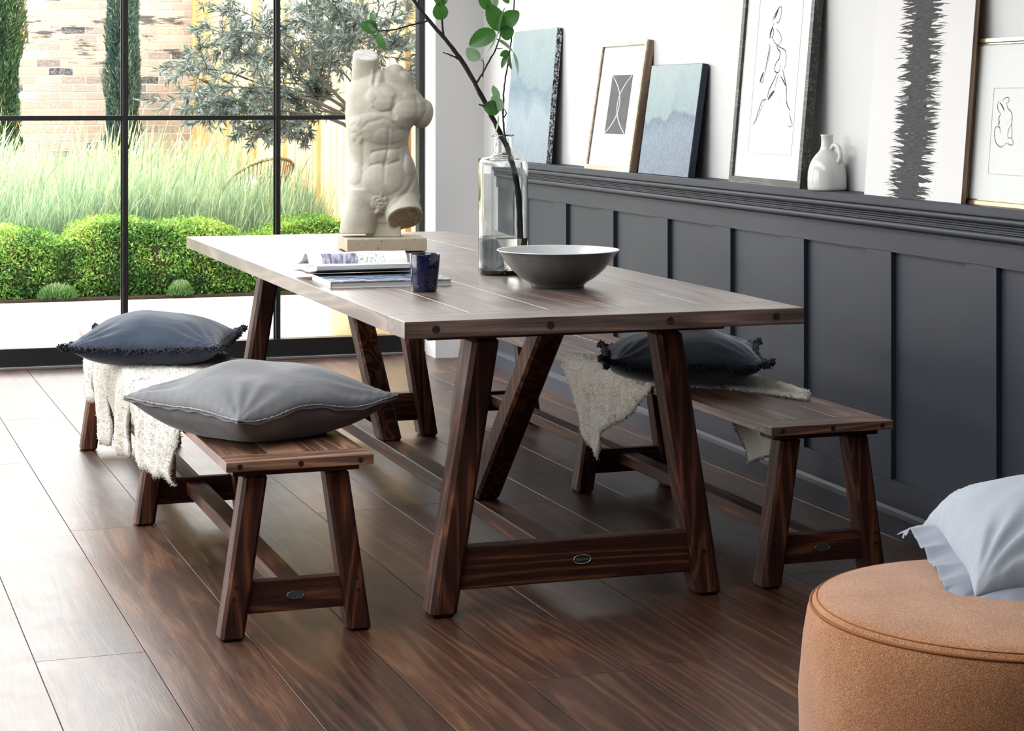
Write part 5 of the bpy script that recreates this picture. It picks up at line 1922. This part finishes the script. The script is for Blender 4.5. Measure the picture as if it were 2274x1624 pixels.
def leaves_mesh(name, cen, dirs, L_, W_, tint, bend=0.15, rng=RNG):
    """folded rhombic leaves: centres (n,3), directions (n,3), lengths, widths"""
    n = len(cen)
    side = np.cross(dirs, rng.normal(0, 1, (n, 3)))
    side /= np.linalg.norm(side, axis=1, keepdims=True) + 1e-9
    nor = np.cross(side, dirs)
    L_ = L_[:, None]; W_ = W_[:, None]
    v0 = cen - dirs * L_ * 0.5
    v1 = cen + side * W_ * 0.5 + nor * W_ * bend - dirs * L_ * 0.05
    v2 = cen + dirs * L_ * 0.5
    v3 = cen - side * W_ * 0.5 + nor * W_ * bend - dirs * L_ * 0.05
    V = np.stack([v0, v1, v2, v3], 1).reshape(-1, 3)
    F = np.arange(n * 4).reshape(-1, 4)
    F = np.concatenate([F[:, [0, 1, 2]], F[:, [0, 2, 3]]])
    me = np_mesh(name, V, F)
    at = me.attributes.new('tint', 'FLOAT', 'POINT')
    at.data.foreach_set('value', np.repeat(tint, 4).astype(np.float32))
    return me


def rdirs(n, up=0.3, rng=RNG):
    d = rng.normal(0, 1, (n, 3)); d[:, 2] += up
    return d / np.linalg.norm(d, axis=1, keepdims=True)


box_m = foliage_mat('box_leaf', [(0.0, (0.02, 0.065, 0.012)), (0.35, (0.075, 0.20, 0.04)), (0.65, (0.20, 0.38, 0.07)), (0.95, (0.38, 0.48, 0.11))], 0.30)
twig_m = plain('dark_twigs', (0.03, 0.028, 0.015), 0.9, 0.1, nscale=20, namt=0.6)
hedge = thing('box_hedge', 'low clipped green box hedge in front of the lavender, along the edge of the paving', 'hedge', (0, 0, 0))
HX0, HX1, HY0, HY1 = -2.2, 3.0, 13.03, 13.75


def hedge_top(x):
    return 0.455 + 0.03 * math.sin(x * 4.1 + 1) + 0.022 * math.sin(x * 9.7) - 0.06 * math.exp(-((x - 1.17) / 0.05) ** 2) - 0.05 * math.exp(-((x - 2.42) / 0.12) ** 2)


bm = bmesh.new()
nx = 130
secs_ = []
for i in range(nx + 1):
    x = HX0 + (HX1 - HX0) * i / nx
    ht = hedge_top(x) - 0.05
    fy = HY0 + 0.05 + 0.03 * math.sin(x * 5.2) + 0.05 * math.exp(-((x - 1.17) / 0.06) ** 2)
    secs_.append([bm.verts.new((x, yy, zz)) for yy, zz in ((fy + 0.03, 0.02), (fy, 0.12), (fy, ht * 0.8), (fy + 0.07, ht), (HY1 - 0.1, ht), (HY1 - 0.03, ht * 0.8), (HY1 - 0.03, 0.02))])
for a, b in zip(secs_, secs_[1:]):
    for k in range(6): bm.faces.new((a[k], a[k + 1], b[k + 1], b[k]))
obj('branch_mass', bm, twig_m, hedge)
n = 62000
rg_ = np.random.default_rng(21)
x = rg_.uniform(HX0, HX1, n)
x[:46000] = rg_.uniform(0.3, HX1, 46000)
hts = np.array([hedge_top(v) for v in x])
face = rg_.random(n) < 0.62
fy = HY0 + 0.05 + 0.03 * np.sin(x * 5.2) + 0.05 * np.exp(-((x - 1.17) / 0.06) ** 2)
lump = np.array([mnoise.noise(Vector((a * 7, b * 7, 3))) for a, b in zip(x, rg_.uniform(0, 0.5, n))])
zf = rg_.uniform(0.02, 1, n) ** 0.9 * hts
corner = np.clip((zf / hts - 0.8) / 0.2, 0, 1)
yy = np.where(face, fy - 0.02 + 0.06 * corner ** 2 + rg_.exponential(0.028, n) - 0.05 * lump, rg_.uniform(HY0 + 0.07, HY1, n))
zz = np.where(face, zf, hts - 0.01 + 0.035 * rg_.normal(0, 0.45, n) + 0.02 * lump)
cen = np.stack([x, yy, zz], 1)
d = rdirs(n, 0.7, rg_); d[:, 1] -= 0.25 * face
d /= np.linalg.norm(d, axis=1, keepdims=True)
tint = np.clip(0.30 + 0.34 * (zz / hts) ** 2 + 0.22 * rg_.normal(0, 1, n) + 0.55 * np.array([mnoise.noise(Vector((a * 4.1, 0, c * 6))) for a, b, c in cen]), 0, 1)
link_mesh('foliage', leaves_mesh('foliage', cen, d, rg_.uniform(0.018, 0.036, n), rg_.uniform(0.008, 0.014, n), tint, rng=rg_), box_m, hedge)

# lavender and grass bed, one uncountable mass of stems
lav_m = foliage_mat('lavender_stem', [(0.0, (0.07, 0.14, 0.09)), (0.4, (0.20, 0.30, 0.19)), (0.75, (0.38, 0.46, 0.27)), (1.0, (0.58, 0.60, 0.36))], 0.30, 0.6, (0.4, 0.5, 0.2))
n = 26000
rg_ = np.random.default_rng(5)
x = rg_.uniform(-1.8, 2.95, n); y = rg_.uniform(13.55, 17.6, n)
x[:9000] = rg_.uniform(0.3, 2.95, 9000); y[:9000] = rg_.uniform(13.5, 14.6, 9000)
clump = np.array([mnoise.noise(Vector((a * 1.6, b * 1.3, 0))) for a, b in zip(x, y)])
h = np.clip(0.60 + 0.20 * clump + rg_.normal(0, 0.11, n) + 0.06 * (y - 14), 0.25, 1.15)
tall = rg_.random(n) < 0.035
h = np.where(tall, h * 1.35, h)
az = rg_.normal(0.4, 1.6, n)
lean = np.abs(rg_.normal(0.0, 0.22, n)) * h
dx, dy = np.cos(az) * lean + 0.05 * h, np.sin(az) * lean * 0.6
w_ = rg_.uniform(0.0022, 0.0044, n) * (0.9 + (y - 13.5) * 0.12)
ph = rg_.uniform(0, 2 * PI, n)
sx2, sy2 = np.cos(ph) * w_, np.sin(ph) * w_ * 0.5
V = []
for k, (t_, ws) in enumerate(((0, 1.0), (0.4, 0.95), (0.75, 0.75), (0.86, 1.5), (1.0, 0.15))):
    bx_ = x + dx * t_ ** 1.7; by_ = y + dy * t_ ** 1.7; bz_ = 0.01 + h * (t_ - 0.06 * t_ * t_)
    V.append(np.stack([bx_ - sx2 * ws, by_ - sy2 * ws, bz_], 1)); V.append(np.stack([bx_ + sx2 * ws, by_ + sy2 * ws, bz_], 1))
V = np.stack(V, 1).reshape(-1, 3)
k0 = np.arange(n)[:, None] * 10
F = np.concatenate([k0 + np.array([[2 * i, 2 * i + 1, 2 * i + 3, 2 * i + 2]]) for i in range(4)])
me = np_mesh('lavender', V, F)
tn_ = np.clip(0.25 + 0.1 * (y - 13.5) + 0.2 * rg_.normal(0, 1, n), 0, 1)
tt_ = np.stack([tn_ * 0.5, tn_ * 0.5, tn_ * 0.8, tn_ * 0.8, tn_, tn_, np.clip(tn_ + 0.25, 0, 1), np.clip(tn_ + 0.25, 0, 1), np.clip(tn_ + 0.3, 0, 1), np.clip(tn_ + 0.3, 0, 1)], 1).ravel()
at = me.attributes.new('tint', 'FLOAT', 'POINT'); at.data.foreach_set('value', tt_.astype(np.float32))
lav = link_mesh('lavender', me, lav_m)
tag(lav, 'mass of pale green lavender and grass stems between the box hedge and the brick wall', 'plants', None, 'stuff')

# two low tufts at the foot of the hedge
tuft_m = foliage_mat('grey_green_tuft', [(0.0, (0.03, 0.09, 0.03)), (0.6, (0.13, 0.27, 0.07)), (1.0, (0.42, 0.46, 0.30))], 0.3)
for (tx, ty, w0, lbl) in ((1.130, 12.99, 0.13, 'pale green low tuft at the foot of the hedge, left of the two tufts'), (1.905, 12.99, 0.085, 'small green tuft at the foot of the hedge, nearer the olive tree')):
    rg_ = np.random.default_rng(int(tx * 100))
    n = 1500
    r = np.sqrt(rg_.random(n)); a = rg_.uniform(0, 2 * PI, n)
    cx_ = r * np.cos(a) * w0; cy2 = r * np.sin(a) * 0.07 - 0.02
    hz = 0.10 * np.sqrt(np.clip(1 - r * r, 0.05, 1)) * rg_.uniform(0.6, 1.05, n)
    d = np.stack([cx_ * 3, cy2 * 3, np.full(n, 0.7)], 1) + rg_.normal(0, 0.25, (n, 3)); d /= np.linalg.norm(d, axis=1, keepdims=True)
    me = leaves_mesh('small_shrub', np.stack([cx_, cy2, hz + 0.008], 1), d, rg_.uniform(0.02, 0.045, n), rg_.uniform(0.003, 0.006, n), np.clip(hz * 8 + rg_.normal(0, 0.15, n), 0, 1), rng=rg_)
    o = link_mesh('small_shrub', me, tuft_m, loc=(tx, ty, 0.0))
    tag(o, lbl, 'shrub', 'low tufts before the hedge')

# two pencil cypresses against the brick wall
cyp_m = foliage_mat('cypress_scale', [(0.0, (0.010, 0.035, 0.016)), (0.5, (0.035, 0.085, 0.035)), (0.85, (0.10, 0.15, 0.05)), (1.0, (0.26, 0.17, 0.05))], 0.2, 0.6, (0.1, 0.2, 0.04))
cyp2_m = foliage_mat('blue_cypress_scale', [(0.0, (0.02, 0.05, 0.045)), (0.5, (0.07, 0.12, 0.10)), (0.85, (0.13, 0.20, 0.12)), (1.0, (0.22, 0.24, 0.14))], 0.2, 0.6, (0.12, 0.2, 0.1))
for (tx, ty, rad, hh, lbl, mm, zb) in ((1.06, 18.3, 0.205, 3.3, 'tall green pencil cypress against the brick wall, at the left edge', cyp_m, 0.35), (2.245, 18.9, 0.155, 3.2, 'slim blue-green pencil cypress against the brick wall, behind the middle mullion', cyp2_m, 0.45)):
    cr_ = thing('cypress', lbl, 'tree', (tx, ty, 0), 0, 'pencil cypresses')
    bm = bmesh.new(); tube(bm, [(0, 0, 0), (0.01, 0, 1.2), (0, 0, hh - 0.3)], [0.035, 0.03, 0.01], 8); obj('trunk', bm, twig_m, cr_)
    rg_ = np.random.default_rng(int(tx * 10))
    n = 26000
    z = rg_.uniform(zb, hh, n)
    env = rad * np.clip((z - zb + 0.12) / 0.7, 0, 1) ** 0.5 * np.clip((hh - z) / 1.2, 0, 1) ** 0.6
    a = rg_.uniform(0, 2 * PI, n)
    lum = np.array([mnoise.noise(Vector((math.cos(b) * 1.4 + tx, math.sin(b) * 1.4, c * 3.2))) for b, c in zip(a, z)])
    r = env * (1 + 0.45 * lum) * rg_.uniform(0.45, 1.15, n) ** 0.5
    d = np.stack([np.cos(a) * 0.5, np.sin(a) * 0.5, np.full(n, 1.0)], 1) + rg_.normal(0, 0.35, (n, 3)); d /= np.linalg.norm(d, axis=1, keepdims=True)
    tint = np.clip(0.45 + 0.5 * lum + rg_.normal(0, 0.2, n), 0, 1)
    link_mesh('foliage', leaves_mesh('foliage', np.stack([r * np.cos(a), r * np.sin(a), z], 1), d, rg_.uniform(0.035, 0.085, n), rg_.uniform(0.008, 0.018, n), tint, rng=rg_), mm, cr_)

# ------------------------------------------------------------------ olive tree in a pot
pot_m = plain('sandstone_pot', (0.55, 0.44, 0.26), 0.85, 0.2, nscale=14, namt=0.25, bump=0.3, bscale=60)
OX, OY = 2.545, 10.72
pot = thing('plant_pot', 'buff stone plant pot on the paving, seen under the far end of the table', 'pot', (OX, OY, -0.004))
bm = bmesh.new(); lathe(bm, [(0, 0), (0.150, 0), (0.156, 0.008), (0.160, 0.10), (0.172, 0.36), (0.185, 0.365), (0.187, 0.40), (0.176, 0.402), (0.162, 0.36), (0, 0.355)], 64)
obj('pot_body', bm, pot_m, pot, smooth=False, autosmooth=40)
bm = bmesh.new(); lathe(bm, [(0.1625, 0.3551), (0.1625, 0.372), (0.08, 0.378), (0, 0.378)], 32); obj('potting_soil', bm, soil_m, pot)
olive = thing('olive_tree', 'potted olive tree with silvery narrow leaves outside the window, behind the statue', 'tree', (OX, OY, 0.373))
bark_o = plain('grey_olive_bark', (0.14, 0.125, 0.105), 0.9, 0.15, nscale=18, namt=0.4, bump=0.8, bscale=45)
bm = bmesh.new()
tube(bm, [tuple(p) for p in smooth_path([(0, 0, 0.0), (0.012, 0.0, 0.2), (-0.01, 0.01, 0.45), (0.0, 0, 0.66)], 6)], [0.032, 0.03, 0.028, 0.028, 0.027, 0.027, 0.026, 0.026, 0.025, 0.025, 0.024, 0.024, 0.023, 0.023, 0.022, 0.022, 0.021, 0.020, 0.020][:19], 10)
obj('trunk', bm, bark_o, olive, smooth=True)
rr = random.Random(31)
bm = bmesh.new()
tips = []
camx = Vector((math.cos(YAW), -math.sin(YAW), 0)); cany = Vector((math.sin(YAW), math.cos(YAW), 0))


def shoot(p, d, L_, r, lev):
    pts = [p.copy()]
    n = 6
    q = p.copy()
    dd = d.copy()
    for i in range(n):
        dd = (dd + Vector((rr.uniform(-.22, .22), rr.uniform(-.22, .22), rr.uniform(-.22, .16)))).normalized()
        if q.y < -0.58: dd.y = abs(dd.y)
        if q.x > 0.36: dd.x = -abs(dd.x)
        q = q + dd * (L_ / n)
        pts.append(q.copy())
        if lev < 3 and i >= 1 and rr.random() < (0.9 if lev < 2 else 0.75):
            sd = (dd + Vector((rr.uniform(-1, 1), rr.uniform(-1, 1), rr.uniform(-0.7, 0.7)))).normalized()
            shoot(q, sd, L_ * rr.uniform(0.42, 0.68), r * 0.55, lev + 1)
    tube(bm, pts, [r * (1 - 0.7 * i / n) for i in range(n + 1)], 5 if lev else 7)
    if lev >= 1:
        for a, b in zip(pts, pts[1:]):
            tips.append((a, b, lev))


mains = [((-0.70, -0.1, 0.48), 0.62), ((-0.55, 0.35, 0.75), 0.74), ((-0.28, -0.35, 0.95), 0.80), ((0.02, 0.2, 1.0), 0.85), ((0.20, -0.1, 0.95), 0.70), ((-0.80, 0.1, 0.12), 0.36), ((-0.45, -0.3, 0.80), 0.85), ((0.10, 0.4, 0.95), 0.7), ((-0.62, -0.25, 0.62), 0.85)]
for (d, L_) in mains:
    dv_ = (camx * d[0] + cany * d[1] + Vector((0, 0, d[2]))).normalized()
    shoot(Vector((0, 0, 0.72 + 0.08 * rr.random())), dv_, L_ * 0.92, 0.012, 0)
obj('branches', bm, bark_o, olive, smooth=True)
ol_m = foliage_mat('olive_leaf', [(0.0, (0.05, 0.08, 0.055)), (0.4, (0.13, 0.17, 0.14)), (0.7, (0.28, 0.32, 0.30)), (1.0, (0.46, 0.49, 0.46))], 0.15, 0.45, (0.2, 0.3, 0.12))
cen, dr_ = [], []
for a, b, lev in tips:
    for k in range(5 if lev > 1 else 3):
        t_ = rr.random()
        base_ = a.lerp(b, t_)
        dd = ((b - a).normalized() * 0.9 + Vector((rr.uniform(-1, 1), rr.uniform(-1, 1), rr.uniform(-1, 0.9)))).normalized()
        cen.append(base_ + dd * 0.026); dr_.append(dd)
cen = np.array(cen); dr_ = np.array(dr_)
keep = cen[:, 2] > 0.42
cen, dr_ = cen[keep], dr_[keep]
rg_ = np.random.default_rng(77)
n = len(cen)
link_mesh('foliage', leaves_mesh('foliage', cen, dr_, rg_.uniform(0.040, 0.066, n), rg_.uniform(0.0075, 0.0125, n), np.clip(rg_.normal(0.5, 0.28, n), 0, 1), rng=rg_), ol_m, olive)

# ------------------------------------------------------------------ wicker garden chair with a white cushion
wick_m = NT('bleached_wicker')
wkc = wick_m.objco()
wkn = wick_m.noise(wick_m.vmath('MULTIPLY', wkc, (60, 60, 60)), 1.0, 3)
wick_m = wick_m.setp(wick_m.ramp(wkn, [(0.3, (0.10, 0.07, 0.04)), (0.7, (0.38, 0.31, 0.20))]), 0.8, 0.2)
wc_ = thing('garden_chair', 'round-backed wicker garden chair half hidden in the lavender, by the fence', 'chair', (2.66, 14.62, 0.0), math.radians(-18))
# the back hoop rises to the right; the seat opens to the left
hoop = smooth_path([(-0.34, -0.05, 0.34), (-0.24, -0.10, 0.55), (-0.08, -0.14, 0.74), (0.10, -0.13, 0.83), (0.24, -0.05, 0.845), (0.30, 0.10, 0.80), (0.24, 0.24, 0.70), (0.05, 0.32, 0.56), (-0.20, 0.28, 0.40)], 6)
bm = bmesh.new(); tube(bm, [tuple(p) for p in hoop], 0.013, 8); obj('rim', bm, wick_m, wc_, smooth=True)
bm = bmesh.new()
for i, p in enumerate(hoop):
    q = (p[0] * 0.55 - 0.02, p[1] * 0.55 + 0.05, 0.30)
    m2 = ((p[0] + q[0]) / 2 * 1.12, (p[1] + q[1]) / 2 * 1.12, (p[2] + q[2]) / 2)
    tube(bm, [tuple(p), m2, q], 0.0055, 5)
obj('back_staves', bm, wick_m, wc_)
bm = bmesh.new()
for k in (0.25, 0.5, 0.75):
    tube(bm, [(p[0] * (1 - 0.38 * k), p[1] * (1 - 0.38 * k) + 0.04 * k, p[2] * (1 - k) + 0.32 * k) for p in hoop], 0.006, 5)
obj('woven_bands', bm, wick_m, wc_)
bm = bmesh.new(); lathe(bm, [(0, 0.26), (0.25, 0.26), (0.28, 0.28), (0.28, 0.30), (0.25, 0.32), (0, 0.32)], 32, 0.0, 0.06); obj('seat', bm, wick_m, wc_)
for a in (0.6, 2.2, 3.9, 5.4):
    bm = bmesh.new(); tube(bm, [(0.2 * math.cos(a), 0.06 + 0.2 * math.sin(a), 0.27), (0.25 * math.cos(a), 0.06 + 0.25 * math.sin(a), 0.012)], 0.014, 8); obj('leg', bm, wick_m, wc_)
V, F, seam = cushion_cover(0.40, 0.40, 0.07, 0.06, seed=6.0, n=24)
white_m = plain('white_outdoor_fabric', (0.72, 0.74, 0.76), 0.85, 0.2, nscale=5, namt=0.03)
gc_ = link_mesh('garden_cushion', np_mesh('garden_cushion', V, F), white_m, None, smooth=True, loc=(2.58, 14.64, 0.545), rot=(math.radians(6), math.radians(-52), math.radians(-10)))
tag(gc_, 'white cushion leaning in the wicker garden chair among the lavender', 'cushion')
